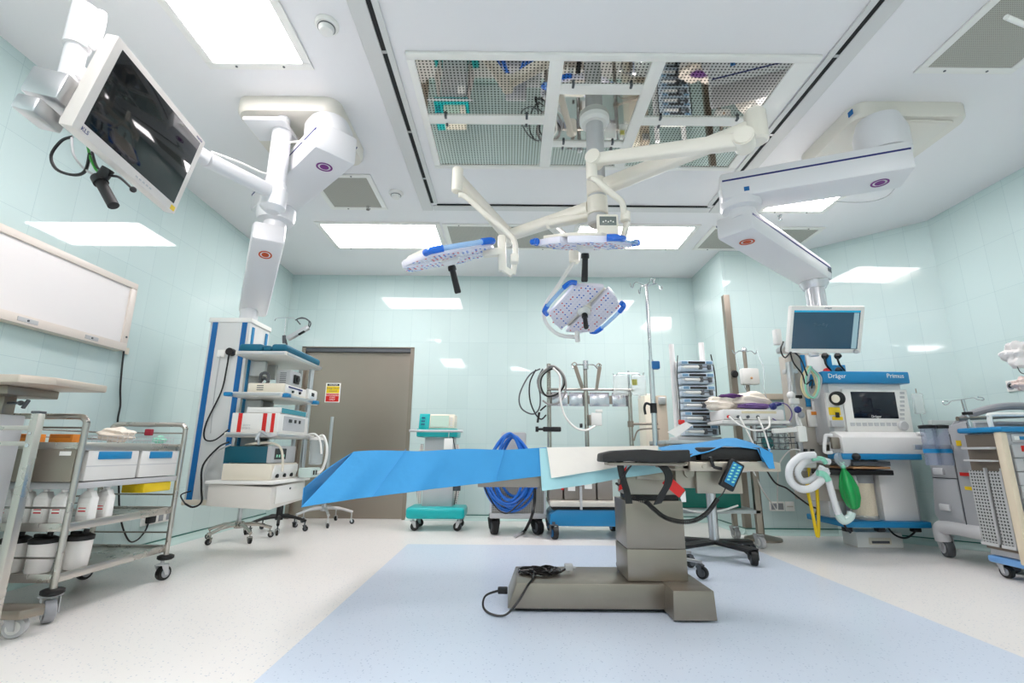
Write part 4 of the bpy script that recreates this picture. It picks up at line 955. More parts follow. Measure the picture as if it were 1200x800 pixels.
# hooks with instruments on the second pole
hk = obj('hook_crown', MB().tube([(.64, 5.06, 1.70), (.66, 5.06, 1.65), (.70, 5.06, 1.69), (.79, 5.06, 1.69), (.88, 5.06, 1.69), (.92, 5.06, 1.65), (.945, 5.06, 1.70)], .007, 6).cyl((.79, 5.05, 1.64), (.79, 5.05, 1.73), .03), chrome, BT)
obj('hook_crown', MB().tube([(1.08, 5.06, 1.60), (1.10, 5.06, 1.565), (1.14, 5.06, 1.60), (1.25, 5.06, 1.60), (1.35, 5.06, 1.60), (1.385, 5.06, 1.565), (1.41, 5.06, 1.61)], .007, 6).cyl((1.25, 5.08, 1.44), (1.25, 5.08, 1.63), .012), chrome, BT)
each('black_clamp', MB().box((.33, 5.03, .985), (.52, 5.07, 1.035), .012).cyl((.27, 5.05, 1.01), (.34, 5.05, 1.01), .012), black, BT)
obj('clamp_knob', MB().cyl((.255, 5.05, 1.01), (.285, 5.05, 1.01), .028).cyl((.715, 5.05, 1.05), (.74, 5.05, 1.05), .022), black, BT)
for (x0, z0, x1, z1, lb) in ((.67, 1.67, .745, 1.43, 'long forceps hanging left of the second pole top'), (.93, 1.66, .895, 1.42, 'thin scissors hanging right of the second pole top')):
    tag(obj('hanging_instrument', MB().bar((x0, 5.03, z0), (x1, 5.03, z1), .012, .03, .003).tube([(x0, 5.03, z0+.04), (x0-.025, 5.03, z0+.02), (x0, 5.03, z0), (x0+.025, 5.03, z0+.02)], .005, 6, closed=True).bar((x0+.02, 5.025, z0), (x1+.012, 5.025, z1+.02), .01, .012, .002), steelb), lb, 'instrument')
for k, lb in ((-1, 'clear fluid bag hanging left on the third pole'), (1, 'clear fluid bag hanging right on the third pole')):
    x = 1.245+k*.095
    t = thing('fluid_bag', lb, 'fluid bag', (x, 5.03, 1.35), 'fluid bags on the third pole')
    obj('bag', MB().box((x-.08, 5.01, 1.36), (x+.08, 5.05, 1.58), .02, seg=3), clearf, t); obj('port', MB().cyl((x, 5.03, 1.33), (x, 5.03, 1.365), .012), offw, t)
    if k > 0: obj('label', MB().box((x-.075, 5.004, 1.47), (x-.02, 5.009, 1.53)), mat('olive label', (150, 150, 70), .6), t)
t = thing('pole_socket_box', 'small white socket box clamped to the second pole', 'socket box', (.86, 5.0, 1.03))
obj('box', MB().box((.83, 5.02, 1.05), (.94, 5.06, 1.18), .006), white, t); obj('box_flap', MB().box((.88, 5.02, 1.185), (.95, 5.05, 1.215), .003), offw, t); obj('box_holder', MB().box((.81, 5.03, 1.05), (.83, 5.07, 1.16), .003), steelb, t)
# coiled cables on the first pole
cc = thing('hanging_cable_coil', 'grey and black endoscope cables coiled over the first steel pole', 'cable coil', (.3, 4.98, 1.0))
gcb = mat('grey cable', (150, 148, 146), .35)
P5 = lambda u, v, y=5.0: at(u, v, y=y)
obj('black_loop', MB().tube([P5(633, 432), P5(620, 440), P5(609, 462), P5(611, 478), P5(624, 485), P5(632, 478), P5(633, 462), P5(630, 446), P5(636, 432)], .008, 6), dgrey, cc)
obj('black_loop', MB().tube([P5(628, 433), P5(621, 448), P5(621, 468), P5(627, 484), P5(634, 491), P5(640, 486)], .008, 6), blackc, cc)
obj('grey_loop', MB().tube([P5(646, 430), P5(634, 438), P5(631, 452), P5(638, 462), P5(650, 463), P5(659, 455), P5(660, 442), P5(653, 432)], .013, 8, closed=True), gcb, cc)
obj('black_loop', MB().tube([P5(648, 432, 4.97), P5(636, 440, 4.97), P5(634, 453, 4.97), P5(641, 464, 4.97), P5(655, 460, 4.97), P5(662, 448, 4.97), P5(658, 436, 4.97)], .009, 8, closed=True), blackc, cc)
obj('grey_loop', MB().tube([P5(641, 430, 4.95), P5(650, 429, 4.95), P5(661, 440, 4.95), P5(663, 456, 4.95), P5(657, 470, 4.95), P5(645, 474, 4.95), P5(636, 469, 4.95)], .010, 8), gcb, cc)
obj('white_lead', MB().tube([P5(648, 431, 4.93), P5(656, 441, 4.93), P5(656, 462, 4.93), P5(661, 485, 4.93), P5(673, 500, 4.93), P5(686, 504, 4.93), P5(697, 499, 4.97)], .011, 8), white, cc)
obj('lead_end', MB().cyl(P5(632, 483), P5(630, 495), .012).cyl(P5(640, 475), P5(633, 481), .008), black, cc)
# tall infusion stand just behind the table
IV = thing('infusion_stand', 'tall chrome infusion stand rising behind the operating table column', 'infusion stand', (1.02, 3.5, 0))
ivt = at(757.5, 334, y=3.5); ivb = V(ivt.x, 3.5, 0); IVX = ivt.x
obj('pole', MB().cyl((IVX, 3.5, .10), (IVX, 3.5, 1.45), .018).cyl((IVX, 3.5, 1.4), (IVX, 3.5, 2.04), .012), chrome, IV)
mb = MB()
for a in (0.2, 1.77, 3.34, 4.91):
    d = V(cos(a), sin(a), 0); c = V(IVX, 3.5, 2.02)
    mb.tube([c, c+d*.07+V(0, 0, .03), c+d*.10+V(0, 0, .02), c+d*.115+V(0, 0, -.015), c+d*.13+V(0, 0, .0), c+d*.13+V(0, 0, .02)], .004, 6)
obj('hook_crown', mb, chrome, IV)
obj('blue_clamp', MB().box((IVX-.0, 3.47, 1.38), (IVX+.06, 3.52, 1.44), .01), blue, IV); obj('black_hook', MB().tube([(IVX-.02, 3.5, 1.12), (IVX-.05, 3.5, 1.13), (IVX-.065, 3.5, 1.10), (IVX-.06, 3.5, 1.05)], .009, 8).cyl((IVX, 3.5, 1.06), (IVX, 3.5, 1.13), .024), black, IV)
for k in range(5):
    a = -.75+2*pi*k/5; e = V(IVX+.27*cos(a), 3.5+.27*sin(a), .10)
    obj('leg', MB().bar((IVX, 3.5, .11), e, .03, .018, .004), alu, IV); caster(IV, e.x, e.y, .038, black, dgrey, a, top=.10, cap=dgrey)
# black based stand with the grey pole
NS = thing('monitor_stand', 'grey pole on a black four legged wheeled base at the right of the operating table', 'stand', (1.57, 3.95, 0))
obj('pole', MB().cyl((1.575, 3.95, .12), (1.575, 3.95, .66), .036, seg=20), alu, NS)
for a, L_ in ((-.95, .30), (.35, .34), (2.3, .34), (3.5, .38)):
    c = V(1.575, 3.95, .12); e = c+V(cos(a), sin(a), 0)*L_
    obj('leg', MB().bar(c, e+V(0, 0, -.02), .10, .03, .01), black, NS)
for a, L_ in ((-.95, .30), (.35, .34), (2.3, .34), (3.5, .38)):
    c = V(1.575, 3.95, .12); e = c+V(cos(a), sin(a), 0)*L_
    caster(NS, e.x, e.y, .05, black, black, a-.8, top=.105, cap=dgrey)
obj('blue_label', MB().box((1.48, 3.90, .62), (1.66, 3.915, .70), .003), blues, NS); obj('pole_head', MB().box((1.47, 3.915, .60), (1.68, 4.0, .72), .008), lgrey, NS)
# ------------------------------------------------------------ STEEL TROLLEY BEHIND, WITH PUMP STACK
ST = thing('instrument_trolley', 'steel trolley behind the head end of the table carrying the pump stack', 'trolley', (1.9, 4.55, 0))
each('leg', MB().box((1.36, 4.32, .12), (1.39, 4.35, .86)).box((2.10, 4.32, .12), (2.14, 4.36, .86)).box((1.36, 4.78, .12), (1.39, 4.81, .86)).box((2.10, 4.78, .12), (2.14, 4.82, .86)), steelb, ST)
each('shelf', MB().box((1.36, 4.32, .28), (2.14, 4.82, .31), .003).box((1.36, 4.32, .86), (2.14, 4.82, .89), .003), mat('grey steel shelf', (176, 182, 182), .35, .5), ST)
obj('drawer_box', MB().box((1.41, 4.34, .62), (2.09, 4.8, .85), .005), lgrey, ST)
for x, y in ((1.38, 4.34), (2.12, 4.34), (1.38, 4.8), (2.12, 4.8)): caster(ST, x, y, .05, lgrey, lgrey, -1.4, top=.13, cap=offw)
tag(obj('green_box', MB().box((1.50, 4.45, .311), (2.04, 4.78, .55), .01), greend), 'dark green box on the lower trolley shelf', 'box')
tag(obj('white_tube', MB().tube([at(800, 596, y=4.3), at(820, 600, y=4.3), at(845, 598, y=4.3), at(865, 592, y=4.3)], .008, 6), white), 'white tube lying across the lower trolley shelf front', 'tube')
PR = thing('pump_rack', 'rack of two white posts behind the stacked syringe pumps', 'pump rack', (1.74, 4.65, .89))
each('post', MB().cyl((1.60, 4.70, .89), (1.60, 4.70, 1.84), .026).cyl((1.90, 4.70, .89), (1.90, 4.70, 1.86), .026), mat('white post', (232, 230, 228), .3), PR)
obj('rack_base', MB().box((1.55, 4.55, .891), (1.96, 4.78, .93), .008), lgrey, PR); obj('rack_back', MB().box((1.62, 4.66, .93), (1.90, 4.69, 1.66), .004), offw, PR)
obj('cable', MB().tube([(1.945, 4.60, 1.72), (1.96, 4.58, 1.5), (1.955, 4.58, 1.2), (1.96, 4.58, .95)], .006, 6).tube([(1.61, 4.57, 1.70), (1.585, 4.55, 1.5), (1.59, 4.55, 1.25), (1.58, 4.55, .98)], .005, 6), blackc, PR)
pc_ = mat('pump case', (196, 210, 222), .35)
def pump(z):
    t = thing('syringe_pump', 'x', 'syringe pump', (1.77, 4.6, z), 'syringe pumps stacked in the rack')
    x0, x1 = 1.615, 1.93
    obj('casing', MB().box((x0, 4.52, z+.062), (x1, 4.655, z+.105), .01).box((x0, 4.53, z+.004), (x1, 4.655, z+.06), .008), pc_, t)
    obj('display', MB().box((x0+.075, 4.516, z+.072), (x0+.235, 4.522, z+.095), .002), black, t)
    obj('keypad', MB().box((x0+.012, 4.516, z+.072), (x0+.065, 4.522, z+.096), .002), mat('pump keypad', (110, 150, 180), .4), t)
    obj('keypad', MB().box((x0+.245, 4.516, z+.072), (x1-.012, 4.522, z+.096), .002), MATS['pump keypad'], t)
    obj('syringe', MB().cyl((x0+.03, 4.515, z+.04), (x0+.17, 4.515, z+.04), .013, seg=12).cyl((x0+.005, 4.515, z+.04), (x0+.03, 4.515, z+.04), .004, seg=8), offw, t)
    obj('plunger_clamp', MB().box((x0+.17, 4.50, z+.018), (x0+.20, 4.53, z+.066), .004).cyl((x0+.17, 4.515, z+.04), (x0+.27, 4.515, z+.04), .006, seg=8), dgrey, t)
    obj('carriage', MB().box((x0+.255, 4.505, z+.015), (x0+.285, 4.53, z+.06), .004), dgrey, t)
    return t
words = ['lowest', 'second lowest', 'third from the bottom', 'third from the top', 'second highest', 'topmost']
first = pump(.935); first['label'] = 'syringe pump, lowest of the stack in the rack behind the table'
for k in range(1, 6):
    d_ = dup(first, (1.77, 4.6, .935+.121*k), 'syringe pump, %s of the stack in the rack behind the table' % words[k])
tag(obj('red_clamp', MB().box((1.555, 4.5, 1.04), (1.61, 4.53, 1.08), .005), red), 'small red clamp at the left of the pump stack', 'clamp')
tag(obj('note_paper', MB().prism([at(782, 506, y=4.45), at(804, 494, y=4.45), at(812, 498, y=4.45), at(793, 512, y=4.45)], (0, .004, 0)), paper), 'white paper sheet leaning left of the pump stack', 'paper')
# beige upright panel behind the infusion stand
BP = thing('beige_cabinet', 'narrow beige upright cabinet behind the tall infusion stand', 'cabinet', (1.58, 5.4, 0))
obj('body', MB().box((1.47, 5.32, .04), (1.60, 5.6, 1.42), .02), cream, BP); obj('side_column', MB().box((1.605, 5.32, .04), (1.72, 5.6, 1.40), .01), beige, BP)
obj('foot', MB().box((1.47, 5.30, 0), (1.72, 5.62, .04), .005), dgrey, BP); obj('bracket', MB().box((1.62, 5.29, 1.30), (1.70, 5.32, 1.38), .006), alu, BP)

# ------------------------------------------------------------ RIGHT PENDANT
RP = thing('ceiling_pendant', 'white ceiling pendant with long blue lined arms above the anaesthesia machine', 'ceiling pendant', (2.5, 3.0, 1.9))
mb = MB(); mb._merge(rounded_slab(2.2, 2.95, 2.67, 3.32, 2.90, H-.001, .09)); obj('ceiling_cover', mb, pendw, RP)
obj('cover_plate', MB().box((2.50, 2.72, 2.885), (2.86, 3.1, 2.90), .005).tube([(2.50, 2.74, 2.885), (2.56, 2.70, 2.882), (2.84, 2.71, 2.884)], .006, 6), pendw, RP)
obj('blue_mark', MB().box((2.195, 2.7, 2.93), (2.20, 2.74, 2.965)), blue, RP)
RA, RB = V(2.46, 2.68, 2.55), V(1.46, 3.07, 2.55)
pbeam(RA, RB, .26, .19, RP, stripe=navy, bev=.02)
obj('collar', MB().lathe([(.12, 2.645), (.15, 2.65), (.15, 2.80), (.12, 2.90)], (2.38, 2.74, 0)), pend, RP)
ring(RA.lerp(RB, .14)+V(0, 0, -.096), (0, 0, -1), .05, violet, RP)
zr = (RB-RA).normalized(); xr = V(0, 0, 1).cross(zr).normalized(); sd = -1 if xr.y > 0 else 1
obj('blue_mark', MB().bar(RA.lerp(RB, .84)+xr*sd*.13+V(0, 0, -.05), RA.lerp(RB, .87)+xr*sd*.13+V(0, 0, -.05), .004, .03), blue, RP)
RH = V(1.575, 3.02, 0)
obj('joint', MB().lathe([(.085, 2.34), (.085, 2.40), (.125, 2.41), (.13, 2.44), (.13, 2.47)], RH), pend, RP)
RC, RD = V(1.50, 3.0, 2.30), V(2.66, 3.97, 2.30)
pbeam(RC, RD, .25, .155, RP, stripe=navy, bev=.025)
zd = (RD-RC).normalized(); 
obj('arm_hump', MB().prism([RC.lerp(RD, .22)+V(0, 0, .075), RC.lerp(RD, .95)+V(0, 0, .075), RC.lerp(RD, .80)+V(0, 0, .12), RC.lerp(RD, .35)+V(0, 0, .16)], V(0, 0, 1).cross(zd)*.10, .01), pendw, RP)
ring(RC.lerp(RD, .12)+V(0, 0, -.079), (0, 0, -1), .05, orng, RP)
obj('vent_label', MB().bar(RC.lerp(RD, .93)-V(0, 0, .0)+V(zd.y, -zd.x, 0)*.1255, RC.lerp(RD, .985)+V(zd.y, -zd.x, 0)*.1255, .003, .03), dgrey, RP)
obj('drop_tube', MB().lathe([(.085, 2.16), (.11, 2.20), (.11, 2.225)], (2.60, 3.92, 0)).cyl((2.60, 3.92, 1.80), (2.60, 3.92, 2.2), .075, seg=28), mat('polished tube', (214, 214, 218), .2, .6), RP)
obj('rail_hanger', MB().tube([at(1060, 190, y=2.75), at(1052, 215, y=2.9), at(1035, 232, y=3.05), at(1000, 237, y=3.1), at(950, 232, y=3.1)], .004, 6), lgrey, RP)
# ------------------------------------------------------------ ANAESTHESIA MACHINE on its supply column
AF = 4.19
def P4(u, v, y=AF): return at(u, v, y=y)
def pbox(mb, u0, v0, u1, v1, yf, dep, bev=.004):
    a = at(u0, (v0+v1)/2, y=yf); b = at(u1, (v0+v1)/2, y=yf); c = at((u0+u1)/2, v0, y=yf); d = at((u0+u1)/2, v1, y=yf)
    return mb.box((a.x, yf, d.z), (b.x, yf+dep, c.z), bev)
def pb(name, u0, v0, u1, v1, yf, dep, mt, par, bev=.004): return obj(name, pbox(MB(), u0, v0, u1, v1, yf, dep, bev), mt, par)
SC = thing('supply_column', 'white and blue supply column with black plugs, hanging left behind the anaesthesia machine', 'supply column', (2.78, 4.5, .3))
obj('body', MB().box((2.60, 4.40, .38), (2.98, 4.60, 1.70), .01), mat('column metal', (196, 188, 178), .35, .3), SC)
obj('front_panel', MB().box((2.74, 4.385, 1.2), (2.92, 4.40, 1.68), .004), white, SC)
each('blue_stripe', MB().box((2.69, 4.388, 1.2), (2.73, 4.40, 1.68)).box((2.93, 4.388, 1.2), (2.975, 4.40, 1.68)), blues, SC)
obj('blue_post', MB().box((3.02, 4.45, 1.3), (3.06, 4.5, 1.60), .004).box((3.08, 4.45, 1.3), (3.14, 4.5, 1.60), .004), blues, SC)
for u, v, c_ in ((966, 417, black), (981, 417, black), (968, 435, red), (982, 434, black)):
    p = at(u, v, y=4.385); obj('plug', MB().lathe([(.03, 0), (.032, .01), (.02, .03), (.014, .045)], p, (0, -1, -.2)), c_, SC)
obj('plug_lead', MB().tube([at(966, 419, y=4.34), at(968, 427, y=4.34), at(973, 433, y=4.35), at(976, 440, y=4.36)], .009, 6), blackc, SC); obj('plug_lead', MB().tube([at(981, 419, y=4.34), at(984, 427, y=4.34), at(989, 433, y=4.35), at(992, 440, y=4.36)], .009, 6), blackc, SC)
obj('mount_rail', MB().box((2.52, 4.30, .62), (2.56, 4.36, 1.60), .004), alu, SC); obj('rail_arm', MB().box((2.52, 4.34, 1.5), (2.62, 4.42, 1.54), .004).box((2.52, 4.34, .7), (2.62, 4.42, .74), .004), alu, SC)
AM = thing('anaesthesia_machine', 'white anaesthesia machine with blue bars, a dark screen and a green bag', 'anaesthesia machine', (3.1, 4.45, .2))
wht = mat('machine white', (232, 230, 228), .32)
mb = MB(); x0, x1 = P4(972, 520).x, P4(1078, 520).x
obj('upper_body', MB().box((2.76, 4.21, .86), (3.43, 4.66, 1.42), .008), wht, AM)
obj('left_panel', MB().box((2.745, 4.205, .88), (2.79, 4.64, 1.42), .004), lgrey, AM)
obj('top_bar', MB().box((2.715, 4.15, 1.385), (3.475, 4.66, 1.49), .012), blues, AM)
text('logo', 'Dräger', .055, fm(2.84, 4.149, 1.445), white, AM, .0006); text('logo', 'Primus', .055, fm(3.35, 4.149, 1.45), white, AM, .0006)
pb('screen_bezel', 990, 456, 1067, 506, 4.185, .025, white, AM, .008)
pb('screen', 999, 459, 1051, 490, 4.182, .004, mat('machine screen', (14, 20, 34), .08), AM, .001)
text('logo', 'Dräger', .03, fm(P4(1026, 488).x, 4.1795, P4(1026, 488).z), white, AM, .0004)
mb = MB()
for k in range(7): pbox(mb, 1055, 459+k*5, 1060, 461.5+k*5, 4.181, .004, 0)
each('soft_key', mb, lgrey, AM)
mb = MB()
for k in range(8): pbox(mb, 997+k*7, 495, 1002+k*7, 499, 4.181, .004, 0)
each('soft_key', mb, lgrey, AM)
obj('dial', MB().lathe([(.04, 0), (.042, .02), (.035, .03)], P4(1057, 499, 4.19), (0, -1, 0)), lgrey, AM)
pb('vaporizer_plate', 970, 460, 989, 500, 4.175, .03, offw, AM, .006)
vp = thing_v = obj('vaporizer_dial', MB().lathe([(.058, 0), (.062, .015), (.058, .045), (.03, .05)], P4(979, 467, 4.175), (0, -1, 0)), black, AM)
obj('dial_face', MB().lathe([(.036, 0), (.034, .008)], P4(979, 467, 4.124), (0, -1, 0)), cream, vp)
pb('vaporizer_scale', 972, 477, 985, 486, 4.165, .012, yellow, AM, .002); pb('vaporizer_scale', 976, 488, 988, 492, 4.165, .012, yellow, AM, .002)
pb('vaporizer_knob', 980, 483, 984, 489, 4.155, .012, black, AM, .002); pb('vaporizer_base', 975, 492, 990, 500, 4.15, .03, lgrey, AM, .008)
obj('control_desk', MB().prism([(2.745, 4.15, .97), (2.745, 4.06, .925), (2.745, 4.06, .785), (2.745, 4.24, .785), (2.745, 4.24, .97)], (.70, 0, 0), .012), wht, AM)
pb('desk_edge', 988, 531.5, 1081, 538.5, 4.05, .20, blues, AM, .008)
def handle(u0, v0, u1, v1, y, s): 
    a = at(u0, v0, y=y); b = at(u1, v1, y=y)
    return MB().tube([(a.x, y, a.z), (a.x+s*.045, y, a.z), (a.x+s*.06, y, a.z-.02), (b.x+s*.06, y, b.z+.02), (b.x+s*.045, y, b.z), (b.x, y, b.z)], .014, 10)
obj('side_handle', handle(975, 510, 975, 530, 4.08, -1), wht, AM); obj('side_handle', handle(1074, 508, 1078, 529, 4.08, 1), wht, AM)
pb('flow_meter', 975, 512, 985, 526, 4.08, .03, steelb, AM, .012)
each('desk_knob', MB().lathe([(.014, 0), (.012, .02)], P4(1011, 514, 4.13), (0, -1, .4)).lathe([(.016, 0), (.014, .02)], P4(1023, 514, 4.13), (0, -1, .4)).lathe([(.012, 0), (.01, .015)], P4(1058, 514, 4.13), (0, -1, .4)), lgrey, AM)
obj('board', MB().box((2.83, 4.10, .665), (3.14, 4.4, .682), .003), tan, AM); obj('board_tray', MB().box((2.83, 4.09, .690), (3.14, 4.4, .725), .004), dgrey, AM); obj('bar_shelf', MB().box((2.63, 4.09, .615), (3.155, 4.35, .655), .006), black, AM)
obj('lower_body', MB().box((2.79, 4.42, .23), (3.16, 4.70, .86), .006), wht, AM)
obj('lower_cabinet', MB().box((3.13, 4.235, .23), (3.42, 4.70, .86), .008), wht, AM); obj('cabinet_edge', MB().box((3.42, 4.25, .23), (3.445, 4.66, .86), .006), lgrey, AM)
obj('bottom_bar', MB().box((2.745, 4.17, .195), (3.46, 4.70, .245), .01), blues, AM)
each('foot', MB().box((2.78, 4.22, .155), (2.84, 4.28, .196), .008).box((3.05, 4.22, .155), (3.11, 4.28, .196), .008).box((3.35, 4.22, .155), (3.41, 4.28, .196), .008), black, AM)
ab = obj('absorber_canister', MB().lathe([(.085, .27), (.09, .29), (.09, .59), (.085, .61)], (3.0, 4.28, 0)), granule, AM)
obj('canister_cap', MB().lathe([(.093, .545), (.093, .612)], (3.0, 4.28, 0)), mgrey, AM); obj('canister_ring', MB().lathe([(.096, .25), (.096, .285)], (3.0, 4.28, 0)), clear, AM); obj('canister_shell', MB().box((2.895, 4.30, .25), (2.91, 4.36, .612), .003).box((3.09, 4.30, .25), (3.105, 4.36, .612), .003), mgrey, AM)
obj('valve_block', MB().box((2.76, 4.17, .49), (2.90, 4.36, .61), .012).cyl((2.86, 4.165, .55), (2.86, 4.15, .55), .03), offw, AM)
obj('gauge', MB().lathe([(.062, 0), (.065, .02), (.05, .04)], P4(1007-21, 539, 4.10), (0, -1, .3)), clear, AM); obj('black_dome', MB().ball(P4(1003, 535, 4.05), (.035, .035, .03)), black, AM)
# green breathing bag
g0 = P4(988, 547, 4.07); prof = [(.012, 0), (.018, .02), (.05, .08), (.072, .16), (.07, .24), (.045, .31), (.02, .33)]
t = bmesh.new(); R_ = []
for r, z in prof: R_.append([t.verts.new((r*(1+.22*cos(3*a)+.08*cos(7*a+z*9))*cos(a)*.85+z*.13, r*.75*(1+.22*cos(3*a))*sin(a), -z)) for a in [2*pi*k/36 for k in range(36)]])
for A_1, B_1 in zip(R_, R_[1:]):
    for k in range(36): t.faces.new((A_1[k], A_1[(k+1) % 36], B_1[(k+1) % 36], B_1[k]))
t.faces.new(R_[0][::-1]); t.faces.new(R_[-1]); bmesh.ops.recalc_face_normals(t, faces=t.faces)
mb = MB(); mb._merge(t, Matrix.Translation(g0)); gb = obj('breathing_bag', mb, green, AM); obj('bag_neck', MB().cyl(g0+V(0, 0, -.01), g0+V(0, 0, .04), .018), mint, gb)
# breathing hoses
bhz = thing('breathing_hose', 'white corrugated breathing hoses looped at the left of the anaesthesia machine', 'breathing hose', at(950, 575, y=4.0))
def corr(name, pts, r, mt, par, step=.012):
    P = [Vector(p) for p in pts]; Q = []
    for i in range(len(P)-1):
        p0, p1, p2, p3 = P[max(i-1, 0)], P[i], P[i+1], P[min(i+2, len(P)-1)]
        m_ = max(2, int((p2-p1).length/step*2))
        for k in range(m_):
            t = k/m_; Q.append(.5*((2*p1)+(p2-p0)*t+(2*p0-5*p1+4*p2-p3)*t*t+(3*p1-p0-3*p2+p3)*t*t*t))
    Q.append(P[-1]); rr = [r if i % 2 else r*.86 for i in range(len(Q))]
    return obj(name, MB().tube(Q, rr, 12, smooth=False), mt, par, 80)
hm = mat('white hose', (236, 238, 240), .35)
h4 = lambda u, v, y=3.98: at(u, v, y=y)
corr('hose', [h4(955, 533), h4(938, 535), h4(926, 547), h4(926, 562), h4(936, 572), h4(950, 572), h4(962, 563), h4(968, 555), h4(966, 549)], .030, hm, bhz)
corr('hose', [h4(972, 541, 4.06), h4(958, 538, 4.05), h4(944, 541, 4.05), h4(935, 552, 4.05), h4(940, 563, 4.05), h4(952, 561, 4.05), h4(960, 553, 4.03), h4(964, 547, 4.0)], .026, hm, bhz)
obj('mint_connector', MB().tube([h4(952, 538), h4(963, 537), h4(968, 543)], .017, 10).tube([h4(958, 554, 3.95), h4(966, 556, 3.95), h4(971, 563, 3.95)], .024, 10), mint, bhz)
corr('hose', [h4(970, 560, 3.97), h4(974, 575, 3.97), h4(979, 592, 3.97), h4(984, 606, 3.97)], .026, hm, bhz)
obj('mask_elbow', MB().tube([h4(982, 602, 3.97), h4(988, 610, 3.97), h4(996, 606, 3.97), h4(998, 600, 3.97)], .03, 10), mat('clear mint', (205, 228, 222), .2), bhz)
obj('black_tail', MB().tube([h4(988, 612), h4(992, 619), h4(997, 624)], .008, 6), blackc, bhz)
hb2 = thing('white_hose_holder', 'white double bottle holder behind the looped breathing hoses', 'holder', at(948, 548, y=4.1))
pb('block', 941, 530, 957, 548, 4.1, .1, white, hb2, .012); each('black_cap', MB().cyl(at(944, 530, y=4.13), at(944, 526, y=4.13), .016).cyl(at(952, 530, y=4.13), at(952, 526, y=4.13), .016), black, hb2)
obj('clamp', MB().box(at(943, 556, y=4.14)-V(.03, 0, .03), at(943, 556, y=4.14)+V(.03, .1, .03), .005), steelb, hb2)
tag(obj('yellow_strap', MB().tube([h4(948, 548, 4.2), h4(946, 570, 4.2), h4(952, 600, 4.2), h4(957, 625, 4.2), h4(959, 626, 4.2), h4(959, 600, 4.2), h4(957, 570, 4.2)], .013, 6, n=5), yellow), 'long yellow hose hanging in a narrow loop below the breathing hoses', 'hose')
tag(obj('white_cable', MB().tube([h4(880, 545, 4.3), h4(893, 573, 4.4), h4(905, 590, 4.8), h4(911, 597, 4.95), h4(911, 575, 4.8), h4(913, 545, 4.4), h4(925, 528, 4.2), h4(938, 527, 4.15)], .006, 6), white), 'thin white cable drooping to the wall socket beside the supply column', 'cable')
tag(obj('black_cable', MB().tube([h4(895, 545, 4.3), h4(908, 565, 4.3), h4(922, 572, 4.3), h4(936, 583, 4.3), h4(950, 593, 4.3), h4(957, 596, 4.32), h4(956, 603, 4.34)], .007, 6), blackc), 'black cable sagging from the trolley to the supply column foot', 'cable')
tag(obj('black_power_lead', MB().tube([(3.38, 4.3, .16), h4(1091-18, 622, 4.35), h4(1062, 630, 4.3), h4(1048, 626, 4.3), h4(1036, 612, 4.3)], .008, 6), blackc), 'black lead looping under the right foot of the anaesthesia machine', 'cable')
tag(obj('support_beam', MB().bar(at(905, 505, y=4.15), at(937, 503, y=4.15), .04, .04, .008).box(at(940, 512, y=4.15)-V(.045, .03, .04), at(940, 512, y=4.15)+V(.03, .03, .09), .01), white), 'white horizontal support arm left of the anaesthesia machine', 'support arm')
# cable bundle and small things left of the column
cb = thing('cable_bundle', 'bundle of cream patient cables hanging on the left edge of the supply column', 'cable bundle', at(950, 468, y=4.2))
for k, (c_, dx) in enumerate(((cream, 0), (offw, 3), (mat('pale yellow cable', (222, 208, 160), .4), -3), (lgrey, 5), (mint, 2))):
    obj('cable', MB().tube([h4(948+dx*.6, 430, 4.2-.012*k), h4(942+dx, 445, 4.2-.012*k), h4(944+dx*.8, 460, 4.2-.012*k), h4(952+dx, 466, 4.2-.012*k), h4(958+dx*.5, 456, 4.2-.012*k), h4(957+dx, 442, 4.2-.012*k), h4(950+dx*.4, 432, 4.2-.012*k)], .008, 6, closed=True), c_, cb)
obj('black_cable', MB().tube([h4(926, 412, 4.1), h4(930, 425, 4.12), h4(940, 438, 4.15), h4(944, 450, 4.15), h4(952, 445, 4.15), h4(951, 455, 4.15)], .006, 6), blackc, cb)
mb = thing('blood_pressure_ball', 'white and blue cuff holder clipped left of the supply column', 'cuff holder', at(938, 488, y=4.2))
obj('arm', MB().tube([h4(938, 477, 4.2), h4(935, 488, 4.2), h4(938, 500, 4.2)], .02, 8), white, mb); obj('blue_knob', MB().ball(h4(935, 480, 4.16), .03), navy, mb); obj('grey_knob', MB().ball(h4(939, 486, 4.15), .028), mgrey, mb)
sy = thing('syringe_holder', 'small upright grey syringe in a white clip left of the supply column', 'syringe', at(926, 470, y=4.25))
obj('clip', MB().ball(h4(927, 463, 4.25), .035).box(h4(927, 463, 4.25)-V(.02, .02, .08), h4(927, 463, 4.25)+V(.06, .02, -.02), .01), offw, sy); obj('syringe', MB().cyl(h4(926, 460, 4.25), h4(926, 447, 4.25), .012, .006), lgrey, sy); obj('black_clamp', MB().box(h4(935, 465, 4.25)-V(.03, .02, .015), h4(935, 465, 4.25)+V(.03, .02, .015), .004), black, sy)
tag(obj('orange_label_holder', pbox(pbox(MB(), 948, 480, 962, 500, 4.36, .03, .006), 953, 470, 964, 480, 4.36, .03, .006), white), 'white holder with papers on the front of the supply column', 'holder')
tag(obj('orange_tag', pbox(MB(), 951, 482, 961, 486, 4.35, .006, .001), orange), 'small orange tag on the white holder', 'tag')
